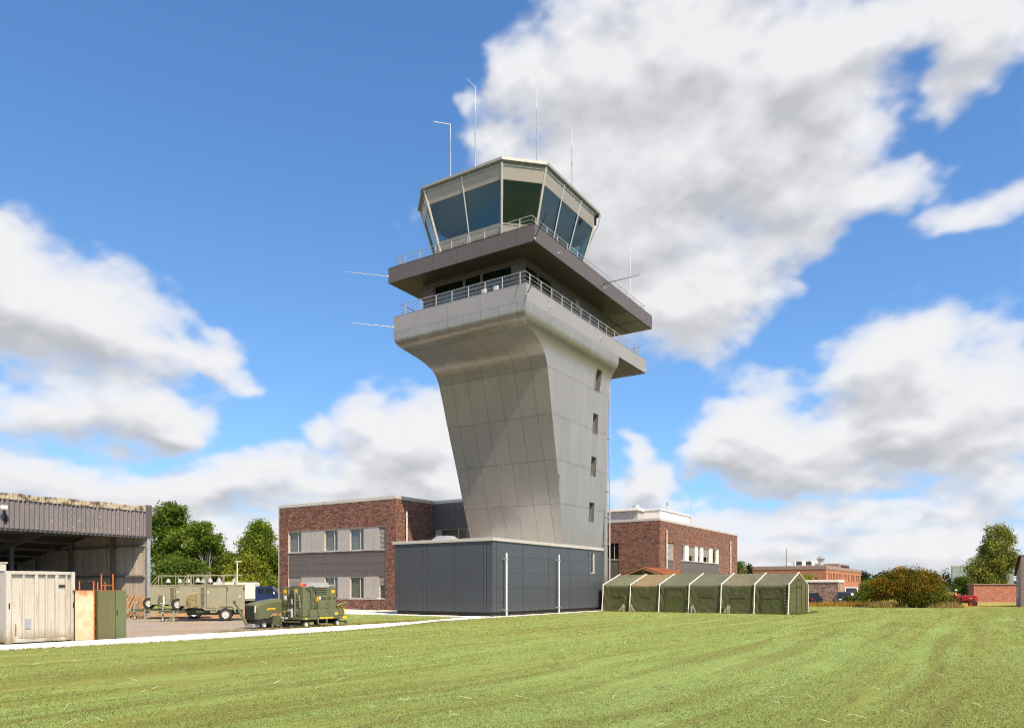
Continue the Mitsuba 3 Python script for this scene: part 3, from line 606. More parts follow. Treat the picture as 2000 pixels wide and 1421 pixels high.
# ------------------------------------------------------------------ brick wings
def coping_run(key, fr, s0, s1, z0=7.62, z1=7.86, out=.05):
    add(key+'__coping', MB().cbox(s0, s1, -.35, out, z0, z1, .012), 'coping', fr)
def panelled(key, name, m, fr, cuts, rows, d, g=.008, holes=()):
    for s0, s1 in zip(cuts, cuts[1:]):
        for z0, z1 in zip(rows, rows[1:]):
            add(f'{key}__{name}', MB().box(s0+g, s1-g, d-.03, d, z0+g*.8, z1-g*.8), m, fr)
def louvres(key, fr, s0, s1, z0, z1, d, n):
    b = MB()
    for k in range(n):
        z = z0+(z1-z0)*(k+.5)/n; h = (z1-z0)/n*.42
        b.raw([(s0, d-.05, z+h), (s1, d-.05, z+h), (s1, d, z-h), (s0, d, z-h), (s0, d-.055, z+h-.004), (s1, d-.055, z+h-.004), (s1, d-.005, z-h-.004), (s0, d-.005, z-h-.004)], [[0, 1, 2, 3], [7, 6, 5, 4], [0, 4, 5, 1], [2, 6, 7, 3]])
    add(key+'__blind', b, 'blind', fr)
bw = thing('brick_building', 'two-storey dark red brick wing with grey panel bands left of the tower', 'building')
F1, F2 = FB(5.05), FA(11.4)
HF = [(12.35, 22.2, .77, 5.80)]
wl = MB(); holed(wl, 11.4, 23.2, -.1, 7.62, HF); reveal(wl, *HF[0], .012, -.16)
add(bw+'__wall', wl, 'mortar', F1)
bricks(bw+'__wall__brick', F1, 11.4, 23.2, 0, 7.62, HF, 1)
wl = MB(); holed(wl, 5.05, 9.14, -.1, 7.62, []); add(bw+'__side_wall', wl, 'mortar', F2)
bricks(bw+'__side_wall__brick', F2, 5.045, 9.14, 0, 7.62, [], 2)
add(bw+'__rear_wall', MB().box(11.45, 23.19, 5.3, 26, 0, 7.6).box(7.6, 11.45, 9.6, 26, 0, 7.6), 'mortar', L)
add(bw+'__backing', MB().quad((12.3, -.16, .7), (22.3, -.16, .7), (22.3, -.16, 5.85), (12.3, -.16, 5.85)), 'interior', F1) if False else None
OP = [(20.81, 22.2), (16.98, 18.35), (14.42, 15.79), (12.35, 13.0)]
panelled(bw, 'dark_panel', 'panel_dark', F1, [12.35, 14.05, 16.23, 18.45, 20.62, 22.2], [2.37, 2.75, 3.29, 3.85, 4.16], -.035)
for z0, z1 in ((4.23, 5.80), (.83, 2.37)):
    panelled(bw, 'light_panel', 'panel_light', F1, [18.35, 19.70, 20.81], [z0, z1], -.035)
    panelled(bw, 'light_panel', 'panel_light', F1, [15.79, 16.98], [z0, z1], -.035)
    panelled(bw, 'light_panel', 'panel_light', F1, [13.0, 13.45, 14.42], [z0, z1], -.035)
    sl = MB().box(12.33, 22.25, -.14, .05, z0-.055, z0-.012); add(bw+'__sill', sl, 'coping', F1)
    for k, (s0, s1) in enumerate(OP):
        rv = MB(); reveal(rv, s0+.004, s1-.004, z0, z1, -.034, -.15); add(bw+'__window_reveal', rv, 'frame_light', F1)
        tall = k < 3
        key = window(bw, F1, s0, s1, z0, z1, depth=.13, mull=[s0+.42] if tall else [], bar=.06, room=1.6)
        if (z0 > 3 and k == 3) or (z0 < 3 and k in (0, 3)):
            louvres(key, F1, s0+.03, s1-.03, z0+(.95 if z0 < 3 and k == 3 else 0)*1.0, z1, -.075, 10 if z0 < 3 and k == 3 else 18)
        if z0 < 3 and k == 1:
            louvres(key, F1, s0+.45, s1-.03, z0, z1-.55, -.075, 12)
        if z0 < 3 and k == 2:
            pl = thing('potted_plant', 'leafy green house plant behind a ground floor window of the brick wing', 'plant')
            rng = np.random.default_rng(5); q = MB()
            for i in range(60):
                b0 = np.array([15.0, -.42, 1.12]); d = rng.normal(0, 1, 3)*[.28, .08, .16]+[0, 0, .18]
                w_ = np.array([d[2], 0, -d[0]])*.18+[.015, 0, 0]
                q.raw([b0+d*.3, b0+d*.7+w_, b0+d, b0+d*.7-w_], [[0, 1, 2, 3]], np.array([.05, .13, .02])*rng.uniform(.6, 1.4))
            add(pl+'__leaves', q, 'foliage', F1); add(pl+'__pot', MB().lathe([(.09, .98), (.12, 1.14)], 12, WF(15.0, -.42)), 'white_paint', F1)
coping_run(bw, F1, 11.35, 23.25); coping_run(bw, F2, 5.102, 9.5)
add(bw+'__end_trim', MB().box(23.2, 23.27, -.3, .03, 0, 7.6), 'coping', F1)
F3 = FB(9.14)   # link between the wing and the tower
wl = MB(); holed(wl, 7.3, 11.39, 0, 7.62, [(7.5, 11.3, 4.2, 5.80)]); add(bw+'__link_wall', wl, 'joint', F3)
panelled(bw, 'dark_panel', 'panel_dark', F3, [7.35, 9.4, 11.38], [5.82, 6.42, 7.02, 7.62], .03)
panelled(bw, 'light_panel', 'panel_light', F3, [10.75, 11.3], [4.2, 5.80], -.03)
window(bw, F3, 7.5, 10.75, 4.2, 5.80, depth=.06, mull=[8.45, 9.2], room=1.8)
add(bw+'__coping', MB().cbox(7.3, 11.34, -.35, .06, 7.63, 7.86, .012), 'coping', F3)
white_pole('white pole standing against the side wall of the left brick wing', (5.99, .16), 6.85, -.14, F2)
bl = thing('bollard_lamp', 'short dark grey bollard lamp beside the base of the brick wing', 'lamp')
add(bl+'__post', MB().cbox(12.40, 12.58, .45, .63, 0, .80, .02), 'umber_metal', F1); add(bl+'__head', MB().cbox(12.38, 12.60, .43, .65, .80, .88, .02), 'white_paint', F1)
# right wing
rw = thing('brick_building', 'brick wing with pale rooftop penthouse behind the tents', 'building')
R1, R2 = FA(2.54), FB(30.35)
HR = [(32.07, 33.81, 2.3, 5.75), (35.68, 47.52, 2.3, 5.71)]
wl = MB(); holed(wl, 30.35, 54.5, -.1, 7.62, HR); [reveal(wl, *h, .012, -.16) for h in HR]; add(rw+'__wall', wl, 'mortar', R1)
bricks(rw+'__wall__brick', R1, 30.35, 54.5, 2.0, 7.62, HR, 3, course=.0833)
HL = [(6.53, 7.95, 2.3, 5.76)]
wl = MB(); holed(wl, 2.54, 14, -.1, 7.62, HL); reveal(wl, *HL[0], .012, -.16); add(rw+'__side_wall', wl, 'mortar', R2)
bricks(rw+'__side_wall__brick', R2, 2.535, 9.0, 1.5, 7.62, HL, 4)
add(rw+'__rear_wall', MB().box(4.5, 14, 32.5, 54.4, 0, 7.6), 'mortar', L)
panelled(rw, 'dark_panel', 'panel_dark', R1, [32.07, 33.81], [2.3, 3.2, 4.14], -.04)
panelled(rw, 'dark_panel', 'panel_dark', R1, [35.68, 39.4, 43.3, 47.52], [2.3, 2.7, 3.4, 4.12], -.04)
panelled(rw, 'dark_panel', 'panel_dark', R2, [6.53, 7.95], [2.3, 2.95, 3.55, 4.12], -.04)
for s0, s1 in ((36.92, 38.04), (39.88, 40.76), (41.56, 42.42), (44.32, 45.48), (46.76, 47.52)): panelled(rw, 'light_panel', 'tarp_white', R1, [s0, s1], [4.2, 5.71], -.02)
for i, (s0, s1) in enumerate(((32.07, 33.81), (35.68, 36.92), (38.04, 39.88), (40.76, 41.56), (42.42, 44.32), (45.48, 46.76))):
    rv = MB(); reveal(rv, s0+.004, s1-.004, 4.2, 5.7, -.034, -.15); add(rw+'__window_reveal', rv, 'frame_light', R1)
    key = window(rw, R1, s0, s1, 4.2, 5.71, depth=.13, mull=[s1-.5] if s1-s0 > 1.5 else [], room=1.4)
    if i in (0, 2, 3, 4): louvres(key, R1, s0+.03, s1-.03, 4.25 if i == 0 else 4.75, 5.7, -.075, 13)
for s0, s1 in ((32.05, 33.83), (35.66, 47.54)): add(rw+'__sill', MB().box(s0, s1, -.14, .05, 4.145, 4.19), 'coping', R1)
window(rw, R2, 6.53, 7.95, 4.2, 5.76, depth=.13, mull=[7.05], room=1.4)
rv = MB(); reveal(rv, 6.534, 7.946, 4.2, 5.76, -.034, -.15); add(rw+'__window_reveal', rv, 'frame_light', R2)
add(rw+'__sill', MB().box(6.5, 8.0, -.14, .05, 4.145, 4.19), 'coping', R2)
coping_run(rw, R1, 30.402, 54.55); coping_run(rw, R2, 2.49, 14.0)
pw = rw+'__penthouse'
add(pw, MB().box(5.55, 11.0, 37.9, 47.1, 7.7, 9.38), 'joint', L)
for z0, z1 in ((7.7, 8.55), (8.55, 9.38)):
    for s0, s1 in ((5.55, 7.2), (7.2, 9.0), (9.0, 11.0)): add(pw+'__panel', MB().box(s0+.008, s1-.008, 37.86, 37.9, z0+.008, z1-.008), 'tarp_white', L)
    for s0, s1 in ((37.9, 40.9), (40.9, 44), (44, 47.1)): add(pw+'__panel', MB().box(5.51, 5.549, s0+.008, s1-.008, z0+.008, z1-.008), 'tarp_white', L)
add(pw+'__cornice', MB().cbox(5.4, 11.1, 37.75, 47.2, 9.38, 9.55, .02), 'tarp_white', L)
pw2 = rw+'__plant_room'
add(pw2, MB().box(7.3, 13, 36.5, 37.8, 7.7, 9.25), 'grey_paint', L); add(pw2+'__cornice', MB().cbox(7.05, 13, 36.1, 37.74, 9.3, 9.56, .02), 'tarp_white', L)
add(pw2+'__panel', MB().box(7.31, 13, 36.46, 36.495, 7.75, 8.4), 'panel_light', L)
def cowl(label, fr, r, h, two=False):
    t = thing('roof_cowl', label, 'vent')
    if two:
        add(t+'__hood', MB().lathe([(.05, h), (r*.5, h*.86), (r, h*.70), (r*.55, h*.45), (r*.5, h*.40)], 20, WF()), 'galv', fr, smooth=30)
        add(t+'__drum', MB().lathe([(r*.5, h*.40), (r*.45, h*.3), (r*.62, h*.22), (r*.62, h*.08), (r*.4, 0)], 20), 'galv', fr, smooth=30)
    else:
        add(t+'__hood', MB().lathe([(.05, h), (r*.55, h*.97), (r*.8, h*.55), (r, h*.30), (r*.98, h*.26)], 24), 'galv', fr, smooth=30)
        leg = MB()
        for k in range(6): leg.box(r*.7*math.cos(k*PI/3)-.04, r*.7*math.cos(k*PI/3)+.04, r*.7*math.sin(k*PI/3)-.04, r*.7*math.sin(k*PI/3)+.04, -.05, h*.35)
        add(t+'__leg', leg, 'galv', fr)
c = LP(8.35, 38.6, 9.5); cowl('round metal cowl vent on the penthouse roof of the right brick wing', WF(c[0], c[1], 0, c[2]), .55, .62)
for lab, a, b, z0, z1 in (('thin lightning mast on the left of the penthouse roof', 7.45, 37.95, 8.0, 11.4), ('thin lightning mast at the right end of the penthouse', 5.45, 46.9, 7.8, 12.6)):
    t = thing('roof_mast', lab, 'mast', 'lightning masts on the right wing')
    add(t+'__pole', MB().tube([(a, b, z0), (a, b, (z0+z1)/2)], .035, 8), 'grey_paint', L); add(t+'__tip', MB().tube([(a, b, (z0+z1)/2), (a, b, z1)], .02, 6), 'grey_paint', L)
t = thing('mast_wire', 'thin sagging wire strung between the two lightning masts of the penthouse roof', 'wire')
add(t+'__wire', MB().tube([(7.45-2.0*k, 37.95+8.95*k, 11.3+.1*k-1.1*4*k*(1-k)*.35) for k in np.linspace(0, 1, 14)], .010, 4), 'grey_paint', L)
t = thing('weather_sensor', 'small weather sensor on a short stand on the penthouse roof', 'sensor')
add(t+'__stand', MB().tube([(5.7, 40.2, 9.5), (5.7, 40.2, 10.15)], .03, 6).tube([(5.7, 39.9, 10.1), (5.7, 40.5, 10.1)], .025, 6), 'grey_paint', L)
add(t+'__head', MB().lathe([(.02, 10.1), (.14, 10.15), (.16, 10.35), (.02, 10.42)], 10, WF(5.7, 40.45)), 'galv', L)
white_pole('white pole standing against the right brick wing beside its single blind window', (31.72, .16), 6.85, -.14, R1)
white_pole('white pole at the far right end of the right brick wing', (51.4, .16), 6.85, -.14, R1)
# timber hut with a tiled roof behind the tents
hut = thing('tiled_hut', 'small open hut with a brown tiled gable roof behind the tents', 'hut')
ha, hb, hz = .75, 22.2, 3.22
for sgn in (-1, 1):
    sh = MB(); rows_ = 9
    for i in range(rows_):
        u0, u1 = i/rows_, (i+1)/rows_+.02
        for k in range(20):
            b0, b1 = hb+k*.26, hb+k*.26+.25
            o = .015+.012*(k % 2)
            sh.raw([(ha+sgn*2.1*u0, b0, hz-.72*u0+o), (ha+sgn*2.1*u0, b1, hz-.72*u0+o), (ha+sgn*2.1*u1, b1, hz-.72*u1+o+.02), (ha+sgn*2.1*u1, b0, hz-.72*u1+o+.02), (ha+sgn*2.1*u1, b0, hz-.72*u1-.01), (ha+sgn*2.1*u1, b1, hz-.72*u1-.01)], [[0, 1, 2, 3], [3, 2, 5, 4]])
    add(hut+'__tiles', sh, 'tile_roof', L, kind='stuff', label='small brown roof tiles')
    add(hut+'__rafter', MB().raw([(ha, hb, hz-.02), (ha, hb+5.2, hz-.02), (ha+sgn*2.05, hb+5.2, hz-.74), (ha+sgn*2.05, hb, hz-.74)], [[0, 1, 2, 3]]), 'hangar_dark', L)
    add(hut+'__bargeboard', MB().ext([(ha, hb-.02, hz-.03), (ha+sgn*2.12, hb-.02, hz-.76), (ha+sgn*2.12, hb-.02, hz-.88), (ha, hb-.02, hz-.16)], (0, .05, 0)), 'wood', L)
for a_, b_ in ((ha-1.7, hb+.2), (ha+1.7, hb+.2), (ha, hb+.2), (ha-1.7, hb+4.9), (ha+1.7, hb+4.9)): add(hut+'__post', MB().box(a_-.07, a_+.07, b_-.07, b_+.07, 0, 2.5 if a_ != ha else 3.0), 'wood', L)
# ------------------------------------------------------------------ hangar
hg = thing('hangar', 'open-fronted weathered hangar with a rusting corrugated fascia at the left edge', 'hangar')
HA, HB0, HB1 = 16.2, -36.0, -9.62
FH = FA(HA)
def corr(s0, s1, z0, z1, per, amp, d0=0.0, n=8, ztop=None):
    s = np.arange(s0, s1+1e-6, per/n); d = d0+amp*np.sin(2*PI*s/per)
    zt = np.full_like(s, z1) if ztop is None else ztop(s)
    return np.stack([np.stack([s, d, np.full_like(s, z0)], -1), np.stack([s, d, zt], -1)], 1)
b = HB0; i = 0
while b < HB1-.3:
    e = min(b+1.76, HB1-.25)
    add(hg+'__fascia_sheet', MB().grid(corr(b, e, 4.39, 5.80, .22, .045, .02+.006*(i % 2))), 'hangar_fascia', FH, smooth=50)
    add(hg+'__roof_edge_sheet', MB().grid(corr(b, e, 5.74, 6.07, .176, .034, .085+.006*(i % 2), ztop=lambda s: 6.06+.02*np.sin(s*3)-.05*np.abs(np.sin(2*PI*s/.176)))), 'weathered_sheet', FH, smooth=50)
    b = e; i += 1
add(hg+'__corner_trim', MB().cbox(HB1-.26, HB1+.06, -.32, .10, 4.33, 6.1, .02), 'umber_metal', FH)
add(hg+'__fascia_back', MB().box(HB0, HB1-.27, -.10, -.06, 4.42, 5.9).box(HB0, HB1, -.3, -.05, 4.30, 4.40), 'hangar_steel', FH)
add(hg+'__corner_post', MB().box(HB1-.16, HB1-.14, -.2, .0, 0, 4.33).box(HB1-.16, HB1+.02, -.02, .0, 0, 4.33).box(HB1-.16, HB1+.02, -.22, -.20, 0, 4.33), 'galv', FH)
zr = lambda a: 5.6-(a-16.2)*.168
WE = L @ M4([[1, 0, 0], [0, 1, 0], [0, 0, 1]], [0, -9.75, 0])
cuts = [16.25]+[16.63+.9*k for k in range(0, 17)]
for s0, s1 in zip(cuts, cuts[1:]):
    s = np.arange(s0+.008, s1-.004, .02); d = -.010*(np.sin(2*PI*s/.10) > 0)
    P = np.stack([np.stack([s, d, np.full_like(s, .05)], -1), np.stack([s, d, zr(s)], -1)], 1)
    add(hg+'__end_wall_sheet', MB().grid(P), 'hangar_lining', WE)
add(hg+'__end_wall', MB().box(16.25, 31.9, .05, .12, 0, 5.55) if False else MB().ext([(16.25, .05, 0), (31.9, .05, 0), (31.9, .05, zr(31.9)), (16.25, .05, zr(16.25))], (0, .08, 0)), 'hangar_steel', WE)
for z in (2.23, 3.90): add(hg+'__girt', MB().box(16.4, 31.5, -.16, -.03, z-.05, z+.05) if z < 3 else MB().box(16.4, 26.0, -.16, -.03, z-.05, z+.05), 'hangar_steel', WE)
for a_ in (19.45, 23.9, 28.0): add(hg+'__stanchion', MB().box(a_-.09, a_+.09, -.24, -.17, .0, zr(a_)-.1), 'hangar_steel', WE)
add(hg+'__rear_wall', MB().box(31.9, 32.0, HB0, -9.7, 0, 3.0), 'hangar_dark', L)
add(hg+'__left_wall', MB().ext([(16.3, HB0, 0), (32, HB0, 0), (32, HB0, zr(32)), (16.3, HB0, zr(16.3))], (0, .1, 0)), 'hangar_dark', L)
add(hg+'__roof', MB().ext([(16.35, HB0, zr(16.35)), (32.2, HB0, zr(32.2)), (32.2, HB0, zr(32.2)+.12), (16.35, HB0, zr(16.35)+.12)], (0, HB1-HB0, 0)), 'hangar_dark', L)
for k in range(8):
    b_ = -13.2-3.2*k
    add(hg+'__rafter', MB().ext([(16.4, b_, zr(16.4)-.42), (31.8, b_, zr(31.8)-.42), (31.8, b_, zr(31.8)-.01), (16.4, b_, zr(16.4)-.01)], (0, .14, 0)), 'hangar_steel', L)
    add(hg+'__column', MB().box(24.0, 24.2, b_, b_+.2, 0, zr(24)-.4), 'hangar_steel', L)
for k in range(7):
    a_ = 17.5+2.1*k; add(hg+'__purlin', MB().box(a_, a_+.08, HB0, -9.9, zr(a_)-.16, zr(a_)-.015), 'hangar_steel', L)
fl = thing('floodlight', 'white and dark floodlight bracketed to the hangar fascia at the left picture edge', 'lamp')
add(fl+'__head', MB().cbox(-17.15, -16.86, .30, .55, 5.18, 5.40, .05), 'white_paint', FH)
add(fl+'__bracket', MB().tube([(-17.0, .42, 5.15), (-16.88, .30, 4.95), (-16.78, .06, 4.72)], .06, 6), 'navy_cloth', FH)
# ------------------------------------------------------------------ container and cabinets beside the path
ct = thing('container', 'stained white steel container with ribbed wall at the left edge', 'container')
FC = FA(.5); c0, c1, H = -23.42, -21.55, 2.07
add(ct+'__body', MB().box(c0+.04, c1-.04, -3.0, -.10, .05, H-.04), 'container_paint', FC)
rib = [c0+.16, c0+.465, c0+.80, c0+1.07, c0+1.36, c0+1.63, c1-.12]
for s0, s1, d in ((c0, c0+.14, .03), (c1-.11, c1, .03)): add(ct+'__corner_post', MB().cbox(s0, s1, -.12, d, .0, H, .012), 'container_paint', FC)
add(ct+'__top_rail', MB().cbox(c0+.142, c1-.112, -.1, .025, H-.10, H, .012), 'container_paint', FC)
add(ct+'__bottom_rail', MB().cbox(c0+.142, c1-.112, -.1, .02, .03, .14, .012), 'container_paint', FC)
for k in range(6):
    s0, s1 = rib[k], rib[k+1]
    add(ct+'__wall_panel', MB().cbox(s0+.012, s1-.012, -.12, -.075, .145, H-.105, .01), 'container_paint', FC)
    if k < 5: add(ct+'__rib', MB().cbox(s1-(.045 if k % 2 else .02), s1+(.045 if k % 2 else .02), -.11, .02, .142, H-.102, .012), 'container_paint', FC)
add(ct+'__slot', MB().box(c0+1.40, c0+1.60, -.076, -.03, 1.62, 1.68), 'dark', FC)
g = MB().box(c0+.50, c0+.68, -.076, -.05, .42, .72)
for k in range(5): g.box(c0+.515, c0+.665, -.05, -.04, .445+.055*k, .478+.055*k)
add(ct+'__vent_grille', g, 'galv', FC)
add(ct+'__rust_mark', MB().box(c0+.27, c0+.30, -.074, -.07, .22, .56), 'rust_edge', FC)
add(ct+'__latch', MB().box(c0+.06, c0+.085, .03, .05, 1.0, 1.16).box(c1-.07, c1-.045, .03, .05, 1.0, 1.16), 'dark', FC)
ac = thing('vent_box', 'small pale box standing on the container roof', 'box')
add(ac+'__body', MB().cbox(c0+.16, c0+.40, -1.2, -.9, H, H+.22, .015), 'container_paint', FC); add(ac+'__lid', MB().cbox(c0+.13, c0+.43, -1.23, -.87, H+.22, H+.27, .012), 'container_paint', FC)
cb = thing('steel_cabinet', 'rusty cream steel cabinet with open dark shelves beside the container', 'cabinet')
FK = FA(.3)
add(cb+'__body', MB().box(-21.60, -21.06, -.75, -.02, .02, 1.49), 'hangar_dark', FK)
add(cb+'__door', MB().cbox(-21.64, -21.10, -.02, .02, .01, 1.5, .008), 'rusty_sheet', FK)
add(cb+'__edge', MB().box(-21.095, -21.075, -.03, .025, .01, 1.5).box(-21.64, -21.06, -.74, .0, 1.50, 1.515), 'rust_edge', FK)
for z in (.33, .72, 1.10): add(cb+'__shelf', MB().box(-21.06, -20.985, -.5, -.06, z, z+.025), 'rust_edge', FK)
cb = thing('steel_cabinet', 'dull olive steel cabinet with two doors, right of the rusty cabinet', 'cabinet')
add(cb+'__body', MB().box(-20.98, -20.10, -.75, -.02, .02, 1.49), 'cabinet_olive', FK)
add(cb+'__door', MB().cbox(-20.98, -20.435, -.019, .02, .01, 1.5, .008), 'cabinet_olive', FK)
add(cb+'__door', MB().cbox(-20.42, -20.09, -.019, .024, .01, 1.5, .008), 'cabinet_green', FK, label='plain green right-hand door')
add(cb+'__trim', MB().box(-20.98, -20.09, -.74, .0, 1.502, 1.515), 'rust_edge', FK)
add(cb+'__handle', MB().box(-20.40, -20.38, .024, .05, .75, .9), 'dark', FK)
def rack(label, fr, w, h, d):
    t = thing('tube_rack', label, 'rack', 'orange tube racks behind the cabinets')
    add(t+'__frame', MB().tube([(0, 0, 0), (0, 0, h), (w, 0, h), (w, 0, 0)], .022, 6).tube([(0, d, 0), (0, d, h*.62), (w, d, h*.62), (w, d, 0)], .022, 6), 'orange', fr)
    for k in range(1, 5): add(t+'__rung', MB().tube([(0, 0, h*k/5), (w, 0, h*k/5)], .018, 6), 'orange', fr)
    for x in (0, w): add(t+'__side_tube', MB().tube([(x, 0, h*.62), (x, d, h*.62)], .018, 6).tube([(x, 0, h*.3), (x, d, h*.3)], .018, 6), 'orange', fr)
rack('tall orange steel tube rack behind the olive cabinet', WF(-14.95, 27.2, 6), .40, 2.10, .5)
rack('lower orange steel tube rack behind the rusty cabinet', WF(-15.75, 27.2, 4), .50, 1.83, .5)
rack('narrow orange steel tube rack between the two other orange racks', WF(-15.2, 27.4, 40), .25, 1.80, .35)
# ------------------------------------------------------------------ wheels, lettering
def wheel(parent, fr, x, y, z, r, w, name='wheel', axis='y', rim='rim', sub=True):
    m = trimesh.transformations.rotation_matrix(PI/2, [1, 0, 0]) if axis == 'y' else trimesh.transformations.rotation_matrix(PI/2, [0, 1, 0])
    m = m.copy(); m[:3, 3] = [x, y, z]
    h = w/2
    key = add(f'{parent}__{name}', MB().lathe([(r*.55, -h*.8), (r*.80, -h), (r*.94, -h*.92), (r, -h*.6), (r, h*.6), (r*.94, h*.92), (r*.80, h), (r*.55, h*.8)], 28, m), 'tyre', fr, smooth=50)
    d = MB()
    for sg in (-1, 1): d.lathe([(r*.58, sg*h*.75), (r*.55, sg*h*.86), (r*.50, sg*h*.80), (r*.36, sg*h*.45), (r*.22, sg*h*.5), (r*.20, sg*h*.72), (.002, sg*h*.74)], 20, m)
    add(key+'__rim' if sub else f'{parent}__rim', d, rim, fr, smooth=35)
    return key
def lettering(key, text, h, fr, s, d, z, m='ink', flip=False, bold=True):
    t = meshkit.text_mesh(text, h, .003, bold=bold); v = np.array(t.vertices)
    mb = MB().raw(np.stack([(s-v[:, 0]) if flip else s+v[:, 0], d+v[:, 2], z+v[:, 1]], -1), np.array(t.faces)[:, ::(-1 if not flip else 1)])
    return add(key, mb, m, fr)
def disc(mb, s, d, z, r, n=20):
    th = np.arange(n)*2*PI/n
    return mb.raw([(s, d, z)]+[(s+r*math.cos(t), d, z+r*math.sin(t)) for t in th], [[0, 1+k, 1+(k+1) % n] for k in range(n)])
# ------------------------------------------------------------------ generator trailers
def gen_trailer(label, fr, bundle):
    t = thing('generator_trailer', label, 'trailer', 'olive generator trailers by the hangar')
    Lb, zt = 2.87, 1.69
    side = [(0, .74), (0, zt), (Lb, zt), (Lb, .55), (1.12, .52), (.82, .74)]
    add(t+'__body', MB().ext([(x, 0, z) for x, z in side], (0, 1.5, 0)), 'olive_pale', fr)
    add(t+'__roof', MB().cbox(-.03, Lb+.03, -.035, 1.535, zt+.001, zt+.05, .012), 'olive_pale', fr)
    lv = MB()
    for k in range(17): lv.box(.92, 1.08, -.012, .0, .68+.055*k, .705+.055*k)
    add(t+'__louvre', lv, 'black_part', fr)
    add(t+'__louvre_frame', MB().box(.88, .915, -.018, 0, .62, 1.65).box(1.085, 1.12, -.018, 0, .62, 1.65), 'olive_pale', fr)
    add(t+'__door', MB().cbox(1.17, 2.05, -.022, -.001, .64, 1.62, .008), 'olive_pale', fr)
    add(t+'__door__seal', MB().box(1.15, 2.07, -.0045, 0, .62, 1.64), 'black_part', fr)
    add(t+'__door__handle', MB().box(2.09, 2.12, -.03, 0, 1.45, 1.60), 'black_part', fr)
    add(t+'__label_plate', MB().box(1.55, 1.83, -.03, -.022, .66, .70), 'yellow', fr)
    for x, z in ((1.25, 1.38), (2.66, 1.18)):
        add(t+'__vent_cap', disc(MB(), x, -.028, z, .05), 'rim', fr)
    add(t+'__hatch', MB().cbox(2.50, 2.72, -.012, -.001, 1.0, 1.32, .006), 'olive_pale', fr)
    add(t+'__corner_lamp', MB().box(Lb-.06, Lb+.01, -.04, 0, 1.52, 1.60), 'black_part', fr)
    add(t+'__chassis', MB().box(-.9, Lb-.1, .12, .22, .40, .515).box(-.9, Lb-.1, 1.28, 1.38, .40, .515).box(.3, Lb-.2, .25, 1.25, .30, .51), 'olive_dark', fr)
    add(t+'__fender', MB().ext([(1.58, -.06, .42), (1.68, -.06, .76), (2.36, -.06, .76), (2.50, -.06, .42), (2.44, -.06, .42), (2.31, -.06, .70), (1.73, -.06, .70), (1.64, -.06, .42)], (0, .3, 0)).box(1.33, 1.58, -.05, .05, .40, .48), 'olive_pale', fr)
    wheel(t, fr, 2.02, .06, .31, .31, .22); wheel(t, fr, 2.02, 1.44, .31, .31, .22)
    m = WF(-.1, .32, 8)
    wheel(t, fr @ m, 0, 0, .80, .29, .2, name='spare_wheel')
    add(t+'__drawbar', MB().ext([(-.1, .5, .42), (-1.0, .68, .40), (-1.0, .82, .40), (-.1, 1.0, .42)], (0, 0, .12)).box(-1.35, -.9, .69, .81, .38, .50), 'olive_pale', fr)
    add(t+'__hitch', MB().tube([(-1.35, .75, .44), (-1.55, .75, .46)], .05, 8), 'black_part', fr)
    add(t+'__jack', MB().tube([(-.75, .3, .12), (-.75, .3, .85)], .035, 8).box(-.80, -.70, .1, .35, .40, .46).tube([(-.86, .3, .84), (-.64, .3, .84)], .015, 6), 'galv', fr)
    wheel(t, fr, -.75, .3, .10, .10, .07, name='jockey_wheel', sub=True)
    add(t+'__stay', MB().tube([(-.02, .02, .5), (-.4, .1, .18), (-.52, .2, .06)], .03, 6).box(-.30, -.22, .0, .08, .0, .5), 'olive_pale', fr)
    add(t+'__control_box', MB().cbox(.38, .68, -.28, -.005, .62, 1.22, .02), 'olive' if not bundle else 'olive_dark', fr)
    if not bundle: add(t+'__control_box__plate', MB().box(.60, .675, -.295, -.281, .66, 1.20), 'tarp_white', fr)
    else:
        rng = np.random.default_rng(9)
        P = np.array([[(.36+.40*u, -.30-.10*math.sin(PI*u)*(.6+.4*w)-.05*meshkit.noise([u*6, w*7, 3.0]), 1.30-.62*w-.03*meshkit.noise([u*9, w*5, 1.0])+.06*(u-.5)) for u in np.linspace(0, 1, 14)] for w in np.linspace(0, 1, 16)])
        mb = MB(); mb.grid(P, (.26, .22, .10)); top = np.stack([P[0], P[0]*[1, 0, 1]+[0, -.005, .03]]); mb.grid(top, (.30, .26, .12))
        for c in (0, -1): mb.grid(np.stack([P[:, c], P[:, c]*[1, 0, 1]+[0, -.005, 0]]), (.22, .19, .09))
        add(t+'__cover', mb, 'canvas', fr, smooth=True, label='crumpled khaki canvas cover')
    rk = MB()
    for y in (.06, 1.44):
        rk.tube([(.0, y, zt+.05), (.34, y, zt+.50), (2.75, y, zt+.50), (2.75, y, zt+.05)], .026, 6)
        for x in (.36, 1.15, 1.9, 2.45): rk.tube([(x, y, zt+.05), (x, y, zt+.50)], .024, 6)
    for x in (.34, 2.75): rk.tube([(x, .06, zt+.5), (x, 1.44, zt+.5)], .022, 6)
    add(t+'__roof_rack', rk, 'olive_pale', fr, smooth=40)
    for k, x in enumerate((.75, 1.3, 1.7, 2.4)):
        f2 = fr @ WF(x, .7, 30*k, zt+.16)
        key = add(t+'__floodlight', MB().lathe([(.03, .20), (.06, .19), (.12, .05), (.13, .0), (.11, .0)], 14), 'grey_paint', f2, smooth=30)
        add(key+'__yoke', MB().tube([(.11, 0, .1), (.11, 0, -.12), (-.11, 0, -.12), (-.11, 0, .1)], .014, 6).tube([(0, 0, -.12), (0, 0, -.16)], .03, 6), 'black_part', f2)
    return t
gen_trailer('olive generator trailer in front, with canvas-covered control box and louvred side', WF(-15.6, 35.05, 19), True)
